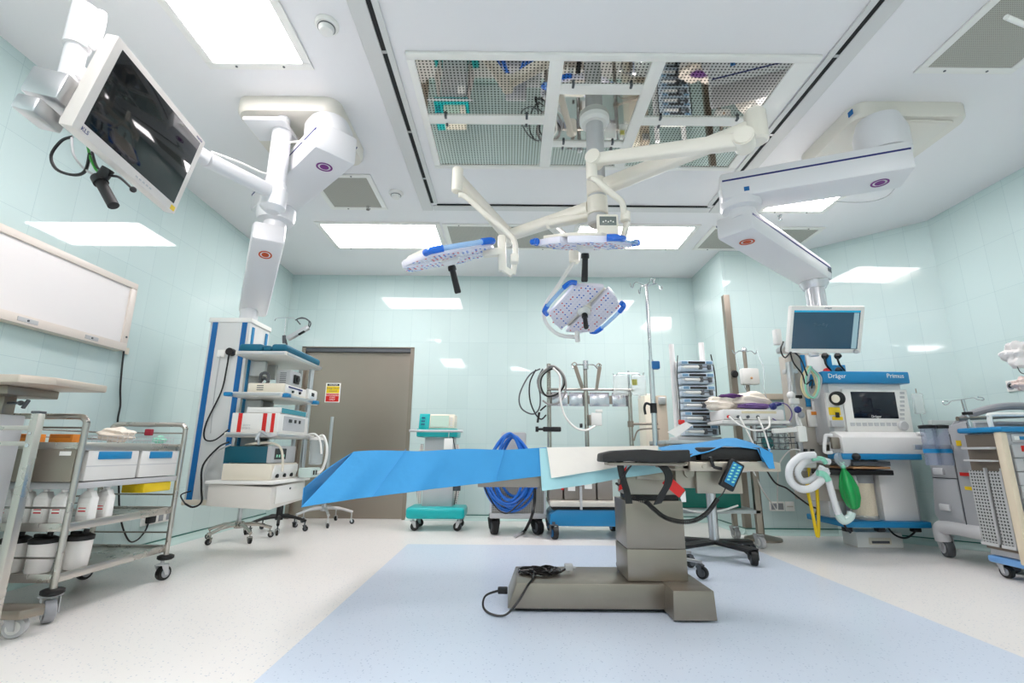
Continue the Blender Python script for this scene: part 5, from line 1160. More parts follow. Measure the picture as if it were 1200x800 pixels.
# monitor on the pendant
RM = V(2.257, 3.337, 1.65); sc_ = 1.12; RM = Vector((0, 0, CAMH))+(RM-Vector((0, 0, CAMH)))*sc_
rx_ = V(1.0, -.026, -.002).normalized(); rn = V(-.025, -.936, -.35).normalized(); ry = rn.cross(rx_).normalized()
FR = frameM(RM, rx_, ry, rn); W3, H3_ = .26*sc_, .17*sc_
RMT = thing('vital_signs_monitor', 'white framed flat monitor above the anaesthesia machine, screen with a blue top line', 'monitor', RM-V(0, 0, .2))
obj('bezel', MB().box((-W3, -H3_, -.055), (W3, H3_, 0), .012, FR), white, RMT); obj('screen', MB().box((-W3+.025, -H3_+.035, -.003), (W3-.035, H3_-.035, .0015), .0008, FR), mat('dark blue screen', (38, 66, 84), .1, emit=.25), RMT)
obj('screen_header', MB().box((-W3+.025, H3_-.05, .0015), (W3-.035, H3_-.035, .002), M=FR), mat('header blue', (20, 130, 165), .2, emit=.4), RMT)
obj('screen_menu', MB().box((W3-.085, -H3_+.04, .0015), (W3-.045, H3_-.055, .002), M=FR), mat('menu grey', (130, 156, 164), .2, emit=.3), RMT)
text('logo', 'Dräger', .02, FR @ Matrix.Translation((0, H3_-.016, .001)), navy, RMT, .0003); text('screen_text', 'Standby', .035, FR @ Matrix.Translation((-.05, .04, .002)), mat('screen text', (70, 100, 118), .3), RMT, .0003)
obj('dial', MB().cyl(FR @ V(W3-.05, -H3_+.016, 0), FR @ V(W3-.05, -H3_+.016, .02), .016), lgrey, RMT)
obj('bracket', MB().bar(RM-rn*.06, (2.60, 3.92, 1.80), .10, .08, .01).box((2.53, 3.87, 1.74), (2.69, 4.03, 1.82), .01), white, RMT); obj('junction_box', MB().box(FR @ V(-W3-.04, -.13, -.1), (FR @ V(-W3-.04, -.13, -.1))+V(.05, .06, .13), .008), offw, RMT)
obj('lead', MB().tube([h4(918, 400, 3.75), h4(915, 410, 3.75), h4(920, 419, 3.78), h4(928, 412, 3.82), h4(938, 420, 3.88), h4(946, 440, 4.0)], .006, 6), blackc, RMT)
obj('mount_post', MB().cyl((2.60, 4.05, 1.60), (2.60, 4.05, 1.86), .04).bar((2.60, 3.96, 1.84), (2.60, 4.45, 1.72), .2, .05, .01), alu, SC)
# monitor module shelf, cloth bundle, basket
PS = thing('monitor_shelf', 'white patient monitoring module shelf between the pumps and the anaesthesia machine', 'monitor shelf', (2.1, 4.35, 1.02))
obj('module_case', MB().box((1.84, 4.2, 1.065), (2.37, 4.5, 1.155), .012), wht, PS); obj('shelf_plate', MB().box((1.82, 4.18, 1.03), (2.40, 4.52, 1.06), .006), offw, PS); obj('keypad_row', MB().box((2.0, 4.195, 1.12), (2.30, 4.2, 1.14)), mat('pale yellow', (226, 214, 180), .5), PS)
for k in range(4):
    x = 1.88+k*.085; obj('port', MB().cyl((x, 4.2, 1.09), (x, 4.188, 1.09), .013, seg=12), (red, dgrey, dgrey, dgrey)[k], PS)
obj('support_post', MB().cyl((2.20, 4.40, .89), (2.20, 4.40, 1.03), .02).bar((2.3, 4.42, 1.03), (2.62, 4.45, 1.05), .04, .03), alu, PS)
obj('lead', MB().tube([(1.88, 4.18, 1.09), (1.93, 4.12, 1.02), (2.05, 4.1, .97), (2.18, 4.12, 1.0), (2.22, 4.17, 1.09)], .008, 6), white, PS)
obj('lead', MB().tube([(1.97, 4.18, 1.09), (2.0, 4.12, .95), (2.04, 4.1, .82)], .007, 6).tube([(2.13, 4.18, 1.09), (2.14, 4.12, .95), (2.16, 4.1, .80)], .007, 6), white, PS)
cbun = thing('cloth_bundle', 'ivory cloth bundle with purple folds lying on the white monitoring module', 'cloth', (2.1, 4.35, 1.156))
def blob(c, r, seed, amp=.22, seg=20):
    t = bmesh.new(); bmesh.ops.create_icosphere(t, subdivisions=4, radius=1); rd_ = random.Random(seed); ph = [rd_.uniform(0, 6) for _ in range(6)]
    for v in t.verts:
        n = v.co.normalized(); k = 1+amp*(sin(5*n.x+ph[0])*cos(4*n.y+ph[1])+.6*sin(9*n.z+ph[2]+3*n.x)+.35*sin(14*n.y+ph[3]+5*n.z))*.6
        v.co = Vector((n.x*r[0]*k+c[0], n.y*r[1]*k+c[1], max(n.z*r[2]*k, -r[2])+c[2]))
    m_ = MB(); m_._merge(t); return m_
obj('cloth_fold', blob((1.93, 4.4, 1.22), (.15, .10, .065), 3), cloth, cbun); obj('cloth_fold', blob((2.17, 4.38, 1.235), (.19, .11, .085), 5), cloth, cbun)
obj('purple_fold', blob((1.98, 4.33, 1.285), (.10, .05, .02), 7), purple, cbun); obj('purple_fold', blob((2.16, 4.27, 1.19), (.14, .04, .026), 9), mat('violet cloth', (110, 84, 140), .8), cbun)
BK = thing('wire_basket', 'wire basket with plastic packs below the white support arm', 'basket', (2.33, 4.3, .81))
mb = MB()
for z in (.82, .87, .92, .97, 1.0): mb.tube([(2.2, 4.2, z), (2.45, 4.2, z), (2.45, 4.4, z), (2.2, 4.4, z), (2.2, 4.2, z)], .004, 5, smooth=False)
for k in range(6): mb.cyl((2.2+k*.05, 4.2, .82), (2.2+k*.05, 4.2, 1.0), .003, seg=5); mb.cyl((2.2+k*.05, 4.4, .82), (2.2+k*.05, 4.4, 1.0), .003, seg=5)
mb.box((2.2, 4.2, .815), (2.45, 4.4, .82)); obj('basket_wire', mb, dgrey, BK)
tag(obj('plastic_pack', blob((2.36, 4.3, .90), (.08, .07, .07), 11), clearf), 'crumpled clear plastic pack lying in the wire basket', 'plastic pack'); tag(obj('teal_pack', blob((2.25, 4.3, .875), (.045, .06, .05), 12), mat('teal pack', (70, 130, 130), .5)), 'small teal pack lying in the wire basket', 'pack')
# purple and blue cables around
tag(obj('thin_cable', MB().tube([h4(905, 490, 4.2), h4(920, 497, 4.2), h4(928, 486, 4.2), h4(922, 474, 4.2), h4(908, 472, 4.2), h4(900, 478, 4.2)], .005, 6), mat('purple cable', (110, 90, 150), .5)), 'thin purple cable curling right of the monitoring module', 'cable')
tag(obj('blue_bulb', MB().ball(h4(906, 476, 4.15), .03).cyl(h4(906, 476, 4.15), h4(915, 473, 4.15), .012), navy), 'small dark blue bulb on a cable right of the cloth bundle', 'bulb')
# second infusion pole with pump by the wall
IP = thing('wall_infusion_pole', 'steel pole with hooks and a white infusion pump near the corner guard', 'infusion stand', (2.3, 4.75, 0))
i7 = lambda u, v, y=4.75: at(u, v, y=y)
IPX = i7(876, 450).x
obj('pole', MB().cyl((IPX, 4.75, .05), (IPX, 4.75, 1.80), .018), steelb, IP); obj('hook_crown', MB().ball((IPX, 4.75, 1.80), .028).tube([(IPX-.12, 4.75, 1.80), (IPX-.1, 4.75, 1.76), (IPX-.05, 4.75, 1.79), (IPX, 4.75, 1.78), (IPX+.07, 4.75, 1.79), (IPX+.11, 4.75, 1.76), (IPX+.13, 4.75, 1.80)], .005, 6), chrome, IP)
obj('infusion_pump', MB().box((IPX-.085, 4.66, 1.44), (IPX+.085, 4.73, 1.60), .015), offw, IP); obj('pump_knob', MB().ball((IPX, 4.655, 1.50), .012), tan, IP); obj('tube', MB().tube([(IPX+.12, 4.74, 1.78), (IPX+.15, 4.7, 1.6), (IPX+.12, 4.68, 1.4), (IPX+.17, 4.68, 1.2), (IPX+.2, 4.68, 1.15)], .005, 6).tube([(IPX-.1, 4.74, 1.78), (IPX-.05, 4.7, 1.4), (IPX+.02, 4.68, 1.3), (IPX+.08, 4.68, 1.33)], .004, 6), clear, IP)
obj('foot', MB().lathe([(.16, 0), (.16, .02), (.03, .05)], (IPX, 4.75, 0)), steelb, IP)
tag(obj('black_bumper', MB().lathe([(.03, 0), (.04, .01), (.03, .03)], (XJ+.03, DJ-.006, 1.60), (0, -1, 0)), black), 'black round stop on the steel corner guard', 'door stop')
struct('trim_13', MB().box((2.50, DJ-.05, 1.33), (3.18, DJ-.001, 1.39), .005), beige)
# wall sockets on the alcove wall
for u, v, w_, lb in ((910, 593, .075, 'double white wall socket under the black cable on the alcove wall'), (925, 593, .045, 'single white wall switch plate right of the double socket')):
    p = at(u, v, y=DJ); t = thing('wall_socket', lb, 'wall socket', (p.x, DJ-.01, p.z-.04), 'sockets on the alcove wall')
    obj('plate', MB().box((p.x-w_, DJ-.014, p.z-.045), (p.x+w_, DJ-.001, p.z+.045), .004), white, t)
    if w_ > .05: each('outlet', MB().box((p.x-.06, DJ-.016, p.z-.03), (p.x-.005, DJ-.0135, p.z+.03)).box((p.x+.008, DJ-.016, p.z-.03), (p.x+.06, DJ-.0135, p.z+.03)), mgrey, t)
    else:
        obj('switch', MB().box((p.x-.03, DJ-.016, p.z-.004), (p.x+.03, DJ-.0135, p.z+.003)), beige, t)
# white bin under the machine
BN = thing('white_bin', 'white bin with a slot standing on the floor under the anaesthesia machine', 'bin', (3.2, 4.45, 0))
obj('body', MB().prism([(2.98, 4.40, .001), (3.38, 4.40, .001), (3.36, 4.62, .001), (3.0, 4.62, .001)], (0, 0, .13), .01), white, BN); obj('slot_frame', MB().box((3.08, 4.39, .03), (3.27, 4.402, .085), .004), cream, BN); obj('slot', MB().box((3.10, 4.386, .04), (3.25, 4.392, .06)), dgrey, BN)
# drip bag right of the machine
t = thing('drip_bag', 'clear drip bag hanging between the anaesthesia machine and the grey cart', 'drip bag', at(1076, 485, y=4.4)-V(0, 0, .05))
p = at(1076, 472, y=4.35); obj('bag', MB().box(p-V(.05, .015, .10), p+V(.05, .015, .09), .015, seg=3), clearf, t); obj('line', MB().tube([p-V(0, 0, .1), p-V(-.01, 0, .2), p-V(-.03, 0, .45), p-V(-.08, .05, .75)], .004, 6), clear, t); obj('hanger', MB().cyl(p+V(0, 0, .09), p+V(0, 0, .13), .004), steelb, t)

# ------------------------------------------------------------ GREY CART (right)
GC = thing('grey_cart', 'rounded light grey plastic medical cart beside the anaesthesia machine', 'medical cart', (3.6, 3.85, 0))
GX = 3.40
g = lambda u, v: at(u, v, x=GX)
side = [(1091, 560), (1088, 530), (1092, 520), (1102, 518), (1112, 512), (1128, 502), (1150, 497), (1153, 520), (1158, 600), (1161, 632), (1152, 632), (1104, 612), (1096, 600)]
body = mat('cart grey', (172, 174, 178), .4); lite = mat('cart light grey', (206, 206, 208), .4)
pts = [g(u, v) for u, v in side]
pts = [(GX, 4.02, .60), (GX, 4.03, .80), (GX, 4.0, .90), (GX, 3.90, .93), (GX, 3.80, 1.0), (GX, 3.66, 1.03), (GX, 3.56, 1.02), (GX, 3.54, .25), (GX, 3.62, .22), (GX, 4.0, .24), (GX, 4.06, .32)]
obj('body', MB().prism(pts, (.50, 0, 0), .012), body, GC)
obj('drawer_front', MB().prism([(GX-.008, 4.0, .61), (GX-.008, 4.01, .86), (GX-.008, 3.79, .86), (GX-.008, 3.79, .61)], (.01, 0, 0), .004), body, GC)
obj('drawer_front', MB().prism([(GX-.008, 4.0, .34), (GX-.008, 4.0, .60), (GX-.008, 3.79, .60), (GX-.008, 3.79, .30)], (.01, 0, 0), .004), body, GC)
each('drawer_pull', MB().box((GX-.03, 3.88, .63), (GX-.006, 3.97, .68), .008).box((GX-.03, 3.88, .36), (GX-.006, 3.97, .41), .008), lite, GC)
each('panel_gap', MB().box((GX-.004, 3.782, .26), (GX+.001, 3.788, .94)).box((GX-.004, 3.79, .603), (GX+.001, 4.01, .607)), dgrey, GC)
obj('base_tube', MB().tube([(GX+.04, 4.06, .12), (GX+.03, 4.05, .21), (GX+.03, 3.96, .235), (GX+.03, 3.75, .235), (GX+.03, 3.58, .235), (GX+.03, 3.53, .21), (GX+.04, 3.52, .12)], .055, 14), lite, GC)
each('yellow_label', MB().box((GX-.004, 3.70, .85), (GX+.001, 3.74, .89)).box((GX-.004, 3.68, .53), (GX+.001, 3.74, .555)), yellow, GC); obj('red_label', MB().box((GX-.004, 3.68, .63), (GX+.001, 3.76, .655)), red, GC)
for x, y in ((GX+.05, 4.05), (GX+.05, 3.56), (GX+.45, 4.0), (GX+.45, 3.56)): caster(GC, x, y, .068, dgrey, lgrey, -1.9, top=.16, cap=lite)
obj('handle_arch', MB().tube([(GX+.1, 3.86, .98), (GX+.12, 3.72, 1.08), (GX+.2, 3.55, 1.13), (GX+.40, 3.5, 1.13)], .028, 10), mgrey, GC)
obj('tray_frame', MB().box((GX+.08, 3.475, 1.0), (GX+.48, 3.53, 1.02), .004).box((GX+.08, 3.475, .93), (GX+.48, 3.53, .945), .004), mgrey, GC)
# suction jars
for k, (u0, u1, lb) in enumerate(((1083, 1098, 'left clear ribbed suction jar with a black lid by the grey cart'), (1098, 1112, 'right clear ribbed suction jar with a black lid on the grey cart'))):
    a = at((u0+u1)/2, 545, y=3.72+.0*k); b = at((u0+u1)/2, 500, y=3.72)
    X_ = (a.x+b.x)/2-.0; t = thing('suction_jar', lb, 'suction jar', (X_, 3.72, a.z), 'ribbed suction jars')
    pr = []
    nz = 24
    for i in range(nz+1): pr.append((.046+(.003 if i % 2 else 0), lerp(a.z, b.z-.01, i/nz)))
    obj('jar', MB().lathe(pr, (X_, 3.72, 0)), mat('smoky clear', (150, 162, 186), .12, alpha=.45), t); obj('lid', MB().lathe([(.054, b.z-.012), (.056, b.z+.01), (.03, b.z+.016)], (X_, 3.72, 0)), black, t); obj('blue_band', MB().lathe([(.0505, a.z+.09), (.0505, a.z+.12)], (X_, 3.72, 0)), blues, t)
tag(obj('jar_bracket', MB().box((3.10, 3.77, .82), (3.42, 3.79, .86), .004), alu), 'metal bracket holding the two suction jars to the grey cart', 'bracket')
# infusion pole of the grey cart
IR = thing('cart_infusion_pole', 'chrome infusion pole with two hooks leaning over the grey cart', 'infusion pole', (3.40, 3.48, .68))
ir = lambda u, v, y=3.49: at(u, v, y=y)
bx_ = ir(1152, 552); tx_ = ir(1128, 468)
obj('pole', MB().cyl(bx_, bx_.lerp(tx_, .68), .018).cyl(bx_.lerp(tx_, .6), tx_, .011), chrome, IR); obj('pole_knob', MB().lathe([(.03, 0), (.03, .02)], ir(1134, 486), (0, 0, 1)), black, IR)
obj('hook', MB().tube([tx_, ir(1115, 470), ir(1110, 474), ir(1105, 473), ir(1106, 470), ir(1111, 470)], .004, 6).tube([tx_, ir(1140, 466), ir(1146, 468), ir(1152, 469), ir(1152, 466), ir(1146, 465)], .004, 6), chrome, IR)
tag(obj('wall_bar', MB().cyl(ir(1123, 490.5, 3.49), ir(1215, 487, 3.49), .012).cyl(ir(1122, 490.5, 3.49), ir(1124, 490.5, 3.49), .016), steelb), 'long horizontal grey steel bar crossing in front of the chrome infusion pole', 'bar')
tag(obj('wall_rail', MB().box((3.45, 3.98, 1.00), (3.95, 4.02, 1.06), .004), mat('pale rail', (182, 190, 188), .4)), 'pale horizontal rail behind the grey cart', 'rail')
# ------------------------------------------------------------ DRAWER CART (right edge)
DC = thing('drawer_cart', 'grey emergency cart with red, green, yellow and blue drawer pulls, cut by the right edge', 'drawer cart', (3.5, 3.3, 0))
ex0 = 3.20; ey = 3.16
obj('frame_post', MB().box((ex0-.03, ey, .12), (ex0+.012, ey+.05, .93), .006), mat('ivory post', (222, 208, 184), .5), DC)
obj('body', MB().box((ex0+.012, ey+.02, .14), (ex0+.62, ey+.28, .93), .008), body, DC)
for y0, y1 in ((ey+.06, ey+.15), (ey+.17, ey+.29)):
    pn = obj('side_panel', MB().box((ex0-.02, y0, .22), (ex0-.008, y1, .68), .003), PGREY, DC); obj('panel_rim', MB().box((ex0-.03, y0-.006, .20), (ex0-.004, y0, .70), .002).box((ex0-.03, y0-.006, .20), (ex0-.004, y1, .22), .002), lgrey, pn)
obj('side_recess', MB().box((ex0-.004, ey+.055, .18), (ex0+.011, ey+.28, .92)), mat('brown grey metal', (120, 108, 96), .5), DC)
each('side_tray', MB().box((ex0-.06, ey+.06, .82), (ex0-.005, ey+.27, .835), .003).box((ex0-.06, ey+.06, .74), (ex0-.005, ey+.27, .752), .003), lgrey, DC)
obj('blue_top', MB().box((ex0-.04, ey-.02, .93), (ex0+.66, ey+.30, .965), .012), blues, DC); obj('blue_base', MB().box((ex0+.0, ey-.02, .09), (ex0+.66, ey+.30, .135), .014), mat('pale blue plastic', (110, 160, 215), .4), DC)
obj('logo_plate', MB().box((ex0+.05, ey+.012, .865), (ex0+.56, ey+.019, .92), .003), lgrey, DC); obj('logo', MB().box((ex0+.065, ey+.0095, .88), (ex0+.095, ey+.012, .905)), white, DC); obj('logo', MB().box((ex0+.10, ey+.0095, .882), (ex0+.19, ey+.012, .903)), blues, DC)
zt_ = .85
for k, (c_, hh) in enumerate(((red, .085), (greend, .085), (mat('amber pull', (240, 180, 30), .45), .085), (blue, .085), (mat('sea green pull', (0, 130, 120), .45), .15), (mat('green pull', (0, 110, 90), .45), .16))):
    dw = obj('drawer', MB().box((ex0+.03, ey, zt_-hh+.004), (ex0+.59, ey+.018, zt_), .003), mat('drawer grey', (180, 182, 184), .4), DC)
    obj('drawer_pull', MB().prism([(ex0+.08, ey-.03, zt_-.006), (ex0+.08, ey-.03, zt_-.02), (ex0+.08, ey-.001, zt_-.045), (ex0+.08, ey-.001, zt_-.006)], (.44, 0, 0), .003), c_, dw); zt_ -= hh
for x, y in ((ex0+.06, ey+.06), (ex0+.58, ey+.06), (ex0+.06, ey+.24), (ex0+.58, ey+.24)): caster(DC, x, y, .04, black, lgrey, -1.5, top=.10)
obj('push_handle', MB().tube([(ex0+.02, ey+.1, .965), (ex0+.02, ey+.1, 1.03), (ex0+.06, ey+.1, 1.05), (ex0+.5, ey+.1, 1.05)], .014, 8), white, DC)
# wall items on the right wall
SW = at(1187, 452, x=XR)
t = thing('right_wall_socket', 'white wall plate with a round black outlet below the white plastic bag', 'wall socket', (XR-.01, SW.y, SW.z-.04))
obj('plate', MB().box((XR-.014, SW.y-.11, SW.z-.045), (XR-.001, SW.y+.04, SW.z+.045), .004), white, t); obj('outlet', MB().cyl((XR-.014, SW.y, SW.z), (XR-.02, SW.y, SW.z), .03), mgrey, t); obj('outlet_core', MB().cyl((XR-.02, SW.y, SW.z), (XR-.024, SW.y, SW.z), .016), black, t)
bgc = at(1193, 415, y=3.3)
t = thing('plastic_bag', 'crumpled white plastic bag at the right edge above the wall socket', 'plastic bag', bgc-V(0, 0, .12))
obj('bag', blob((bgc.x+.03, 3.3, bgc.z), (.11, .10, .09), 21, .35), mat('white plastic film', (240, 236, 234), .35), t); obj('wire', MB().tube([bgc+V(-.03, 0, -.06), bgc+V(-.01, 0, -.13), bgc+V(.05, 0, -.14)], .003, 5), dgrey, t)
b2 = at(1196, 450, y=3.3); tag(obj('small_bag', blob((b2.x+.03, 3.3, b2.z), (.07, .06, .045), 25, .3), mat('pinkish film', (236, 214, 206), .4)), 'small pinkish plastic bundle at the right edge below the white bag', 'plastic bag')
t = thing('bag_pole', 'steel pole at the right edge carrying the plastic bags', 'pole', (bgc.x+.16, 3.33, .97))
obj('pole', MB().cyl((bgc.x+.16, 3.33, .97), (bgc.x+.16, 3.33, bgc.z+.05), .012).cyl((bgc.x+.02, 3.33, bgc.z-.0), (bgc.x+.16, 3.33, bgc.z-.0), .008).cyl((b2.x+.03, 3.33, b2.z), (bgc.x+.16, 3.33, b2.z), .008), steelb, t)
tag(obj('overhead_tube', MB().cyl(at(1179, 20, z=2.8), at(1215, 35, z=2.8), .012).cyl(at(1215, 35, z=2.8), at(1216, 35, z=2.999), .01), white), 'thin white tube at the top right corner in front of the grille', 'lamp')  # plain white tube below the grille, with a short riser to the ceiling

# ------------------------------------------------------------ LEFT WALL: LIGHT BOX
WB = thing('light_box', 'long white framed x-ray light box mounted on the left tiled wall', 'light box', (XL+.02, 2.5, 1.45))
x0 = XL+.002
obj('housing', MB().box((x0, 1.55, 1.46), (x0+.055, 3.39, 1.965), .004), cream, WB)
fb = MB()
fb.box((x0+.05, 1.55, 1.92), (x0+.075, 3.388, 1.9645), .003).box((x0+.05, 1.55, 1.461), (x0+.075, 3.388, 1.515), .003).box((x0+.051, 3.335, 1.516), (x0+.0745, 3.3875, 1.919), .002)
obj('frame', fb, mat('frame cream', (226, 216, 206), .35), WB)
obj('viewing_panel', MB().box((x0+.0555, 1.56, 1.514), (x0+.062, 3.336, 1.921)), mat('opal panel', (236, 232, 230), .25), WB)
each('switch_plate', MB().box((x0+.074, 2.60, 1.475), (x0+.078, 2.72, 1.50), .001).box((x0+.074, 3.04, 1.475), (x0+.078, 3.14, 1.50), .001), lgrey, WB)
each('switch_button', MB().cyl((x0+.078, 2.66, 1.4875), (x0+.082, 2.66, 1.4875), .006).cyl((x0+.078, 3.09, 1.4875), (x0+.082, 3.09, 1.4875), .006).cyl((x0+.075, 3.365, 1.56), (x0+.079, 3.365, 1.56), .007), dgrey, WB)
lw = lambda u, v: at(u, v, x=XL+.02)
so = lw(149, 411); OB = thing('light_box_outlet', 'small cream wall outlet at the lower right corner of the light box', 'wall outlet', so-V(0, 0, .03))
obj('plate', MB().box(so-V(.018, .025, .025), so+V(-.002, .025, .025), .006), cream, OB); obj('power_lead', MB().tube([lw(140, 402), lw(145, 404), lw(145, 412), lw(143, 430), lw(141, 455), lw(141, 475), lw(138, 492), lw(138, 520), lw(139, 560), lw(141, 605), lw(150, 632), lw(160, 633), lw(170, 622), lw(174, 612)], .006, 6), blackc, OB)
p = lw(176, 608); t = thing('wall_socket_plate', 'white wall sockets with a black plug behind the steel trolley', 'wall socket', (XL+.01, p.y, p.z-.04))
obj('plate', MB().box((XL+.001, p.y-.08, p.z-.045), (XL+.015, p.y+.28, p.z+.045), .004), white, t); obj('black_plug', MB().box((XL+.015, p.y-.05, p.z-.03), (XL+.05, p.y+.03, p.z+.03), .01), black, t)
each('outlet', MB().box((XL+.014, p.y+.10, p.z-.03), (XL+.018, p.y+.15, p.z+.03)).box((XL+.014, p.y+.19, p.z-.03), (XL+.018, p.y+.24, p.z+.03)), mgrey, t)
# ------------------------------------------------------------ STEEL TROLLEY
LX0, LX1, LY0, LY1 = -2.60, -2.12, 2.44, 3.19
LT = thing('supply_trolley', 'steel three tier trolley with blue handled drawers by the left wall', 'trolley', (-2.36, 2.8, 0))
tube = mat('satin tube', (196, 190, 182), .28, .9)
for y in (LY0, LY1):
    s_ = -1 if y == LY0 else 1
    obj('end_frame', MB().tube([(LX1, y, .12), (LX1, y, .5), (LX1, y, .87), (LX1, y, .905), (LX1-.015, y, .925), (LX1-.045, y, .935), ((LX0+LX1)/2, y, .935), (LX0+.045, y, .935), (LX0+.015, y, .925), (LX0, y, .905), (LX0, y, .87), (LX0, y, .5), (LX0, y, .12)], .0145, 12, n=4), tube, LT)
def tray(z, mt=steel):
    mb = MB().box((LX0+.012, LY0+.012, z), (LX1-.012, LY1-.012, z+.006))
    for a, b in (((LX0, LY0+.01, z-.02), (LX0+.012, LY1-.01, z+.02)), ((LX1-.012, LY0+.01, z-.02), (LX1, LY1-.01, z+.02)), ((LX0+.013, LY0, z-.019), (LX1-.013, LY0+.012, z+.019)), ((LX0+.013, LY1-.012, z-.019), (LX1-.013, LY1, z+.019))): mb.box(a, b, .003)
    o_ = obj('tray', mb, tube, LT)
    r_ = MB()
    for y in (LY0, LY1): r_.cyl((LX0, y, z+.09), (LX1, y, z+.09), .005)
    r_.cyl((LX0, LY0, z+.09), (LX0, LY1, z+.09), .005); r_.cyl((LX0, LY0, z+.05), (LX0, LY1, z+.05), .004)
    obj('guard_rail', r_, steel, o_)
tray(.79); tray(.41); tray(.185)
obj('drawer_carrier', MB().box((LX0+.02, LY0+.03, .62), (LX1-.03, LY1-.03, .77)).box((LX0+.01, LY0+.02, .585), (LX1, LY1-.01, .615), .003), lgrey, LT)
obj('end_panel', MB().box((LX0+.01, LY0-.012, .62), (LX1-.012, LY0-.002, .775), .002), steelb, LT); obj('paper_label', MB().box((-2.21, LY0-.015, .745), (-2.155, LY0-.012, .765)), paper, LT)
for y0, y1 in ((LY0+.05, LY0+.39), (LY0+.41, LY1-.03)):
    dw = obj('drawer', MB().box((LX1-.03, y0, .62), (LX1-.002, y1, .77), .006), mat('drawer white', (224, 222, 218), .35), LT)
    obj('drawer_seam', MB().box((LX1-.003, y0, .69), (LX1-.001, y1, .694)), lgrey, dw); obj('blue_grip', MB().box((LX1-.004, y0+.06, .725), (LX1+.004, y1-.06, .765), .004), blues, dw)
for x in (LX0, LX1):
    for y in (LY0, LY1):
        obj('bumper', MB().lathe([(.035, .118), (.045, .125), (.045, .14), (.035, .145)], (x, y, 0)), black, LT)
        caster(LT, x, y, .05, mgrey, lgrey, -.7, top=.12, cap=lgrey) if y == LY0 else caster(LT, x, y, .042, black, lgrey, 1.3, top=.12, cap=mgrey)
# bottles on the middle tray
def bottle(x, y, z, first=None, lb=''):
    if first: return dup(first, (x, y, z), lb)
    t = thing('plastic_bottle', lb, 'bottle', (x, y, z), 'bottles on the middle tray')
    obj('bottle_body', MB().box((x-.038, y-.026, z+.001), (x+.038, y+.026, z+.125), .012, seg=3).prism([(x-.036, y-.024, z+.12), (x+.036, y-.024, z+.12), (x+.015, y-.015, z+.150), (x-.015, y-.015, z+.150)], (0, .04, 0), .004).cyl((x, y, z+.14), (x, y, z+.165), .013), mat('milky plastic', (234, 232, 228), .35), t)
    obj('bottle_cap', MB().cyl((x, y, z+.16), (x, y, z+.182), .016), mat('pale cap', (208, 210, 210), .4), t); obj('bottle_label', MB().box((x-.026, y-.028, z+.03), (x+.026, y-.0265, z+.09)), paper, t)
    obj('label_print', MB().box((x-.018, y-.0292, z+.05), (x+.018, y-.0282, z+.056)).box((x-.018, y-.0292, z+.066), (x+.018, y-.0282, z+.070)), red, t)
    return t
zb = .417; b1 = bottle(-2.50, 2.52, zb, None, 'white plastic bottle, leftmost of the front row on the middle tray')
lbs = ['second from left in the front row', 'third from left in the front row', 'fourth from left in the front row', 'rightmost in the front row, near the trolley post', 'right of the trolley post, on its own']
for (x, y), lb in zip([(-2.41, 2.52), (-2.32, 2.52), (-2.23, 2.52), (-2.17, 2.60), (-2.165, 2.70)], lbs): dup(b1, (x, y, zb), 'white plastic bottle on the middle tray, '+lb)
zj = .192
def jar(x, y, lb, r=.055):
    t = thing('lidded_jar', lb, 'jar', (x, y, zj), 'lidded jars on the bottom tray')
    obj('jar_body', MB().lathe([(r*.86, zj+.001), (r*.9, zj+.006), (r, zj+.13), (r*.98, zj+.135)], (x, y, 0)), mat('white jar', (228, 224, 220), .35), t)
    obj('jar_lid', MB().lathe([(r*1.06, zj+.135), (r*1.08, zj+.155), (r*.7, zj+.165)], (x, y, 0)), black, t); obj('lid_spout', MB().cyl((x+.02, y, zj+.16), (x+.025, y, zj+.185), .012).bar((x-.05, y, zj+.168), (x+.0, y, zj+.168), .02, .015, .004), black, t)
jar(-2.43, 2.53, 'white jar with black lid, leftmost on the bottom tray'); jar(-2.29, 2.53, 'white jar with black lid, middle one on the bottom tray'); jar(-2.19, 2.62, 'white jar with black lid, rightmost on the bottom tray')
tag(obj('bin_label', MB().box((-2.56, 2.60, .33), (-2.47, 2.603, .40), .001), paper), 'small white label card standing behind the white jars', 'card')
for x0_, x1_, lb in ((-2.50, -2.42, 'orange carton at the left on the top tray of the steel trolley'), (-2.34, -2.22, 'orange carton beside the trolley post on the top tray')):
    t = thing('orange_carton', lb, 'carton', ((x0_+x1_)/2, 2.52, .80), 'orange cartons on the top tray'); obj('carton', MB().box((x0_, 2.49, .797), (x1_, 2.56, .85), .003), orange, t); obj('carton_flap', MB().box((x0_+.01, 2.488, .83), (x1_-.01, 2.4895, .845)), mat('deep orange', (200, 110, 30), .5), t)
tag(obj('yellow_box', MB().box((-2.26, 2.92, .53), (-2.13, 3.15, .583), .006), yellow), 'yellow box hanging under the right drawer of the steel trolley', 'box')
wbk = thing('bandage_basket', 'wire basket with wrapped bandages on the far end of the top tray', 'basket', (-2.3, 2.98, .80))
mb = MB()
for z in (.81, .83, .85): mb.tube([(-2.50, 2.80, z), (-2.15, 2.80, z), (-2.15, 3.14, z), (-2.50, 3.14, z), (-2.50, 2.80, z)], .002, 4, smooth=False)
for k in range(13): mb.cyl((-2.15, 2.80+k*.028, .80), (-2.15, 2.80+k*.028, .85), .0015, seg=4); mb.cyl((-2.5+k*.029, 2.8, .80), (-2.5+k*.029, 2.8, .85), .0015, seg=4)
mb.box((-2.50, 2.80, .797), (-2.15, 3.14, .80)); obj('basket_wire', mb, alu, wbk)
tag(obj('white_bundle', blob((-2.33, 2.9, .86), (.09, .07, .045), 31), cloth), 'white wrapped bundle lying in the bandage basket', 'bundle')
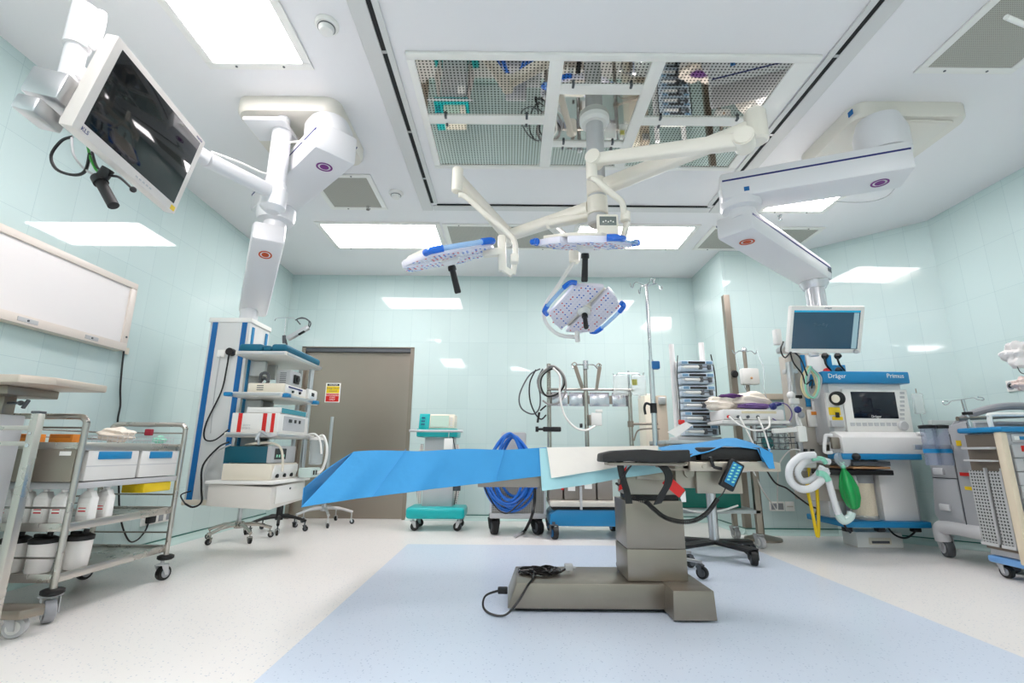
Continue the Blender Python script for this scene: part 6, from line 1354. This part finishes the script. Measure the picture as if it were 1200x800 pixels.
tag(obj('red_pack', MB().box((-2.26, 3.02, .86), (-2.22, 3.05, .90), .006), mat('dark red', (150, 30, 50), .5)), 'small dark red pack in the bandage basket', 'pack'); tag(obj('green_pack', blob((-2.2, 3.08, .835), (.03, .04, .025), 33), mint), 'small pale green pack at the far end of the bandage basket', 'pack')
# instrument stand cut by the left edge
MS = thing('instrument_stand', 'steel overbed instrument table cut by the left edge, on a grey column', 'instrument table', (-2.4, 2.28, 0))
obj('table_top', MB().prism([(-2.80, 2.06, 1.055), (-2.12, 2.06, 1.055), (-2.05, 2.16, 1.055), (-2.05, 2.44, 1.055), (-2.80, 2.44, 1.055)], (0, 0, .035), .006), mat('table top metal', (206, 192, 178), .35, .5), MS)
obj('under_bracket', MB().box((-2.62, 2.15, 1.015), (-2.25, 2.40, 1.053), .004), steelb, MS)
obj('column', MB().box((-2.46, 2.22, .12), (-2.33, 2.34, .93), .006), lgrey, MS); obj('inner_tube', MB().box((-2.43, 2.25, .93), (-2.36, 2.31, 1.02), .004), steelb, MS)
obj('locking_knob', MB().cyl((-2.36, 2.27, .985), (-2.28, 2.27, .985), .006).bar((-2.285, 2.27, .96), (-2.265, 2.27, 1.0), .015, .012, .003).ball((-2.30, 2.27, .985), .012), dgrey, MS)
obj('base_beam', MB().prism([(-2.78, 2.20, .085), (-2.03, 2.20, .085), (-1.99, 2.27, .085), (-2.03, 2.31, .085), (-2.78, 2.31, .085)], (0, 0, .035), .004), steelb, MS)
for x, y in ((-2.09, 2.26), (-2.72, 2.26)): caster(MS, x, y, .042, lgrey, lgrey, 0.3, top=.09, cap=offw)
# steel frame cart, nearest on the left
FC = thing('steel_frame', 'square tube steel frame rack cut by the left edge, nearest the camera', 'frame rack', (-2.4, 2.1, 0))
for x, y in ((-2.04, 2.10), (-2.70, 2.10)):
    obj('post', MB().box((x-.017, y-.017, .06), (x+.017, y+.017, .925), .004), tube, FC); obj('post_cap', MB().box((x-.018, y-.018, .925), (x+.018, y+.018, .935), .002), dgrey, FC)
    caster(FC, x, y, .028, black, dgrey, 2.5, top=.07)
for z in (.865, .80): obj('cross_bar', MB().box((-2.70, 2.09, z-.012), (-2.055, 2.11, z+.008), .003), tube, FC)
each('bolt', MB().cyl((-2.04, 2.083, .79), (-2.04, 2.079, .79), .008).cyl((-2.04, 2.083, .84), (-2.04, 2.079, .84), .006), chrome, FC)
obj('foot_bar', MB().box((-2.70, 2.09, .10), (-2.055, 2.11, .12), .003), tube, FC); obj('lower_ring', MB().tube([(-2.10, 2.10, .12), (-2.07, 2.08, .17), (-2.07, 2.08, .24), (-2.09, 2.10, .28)], .005, 6), steel, FC)
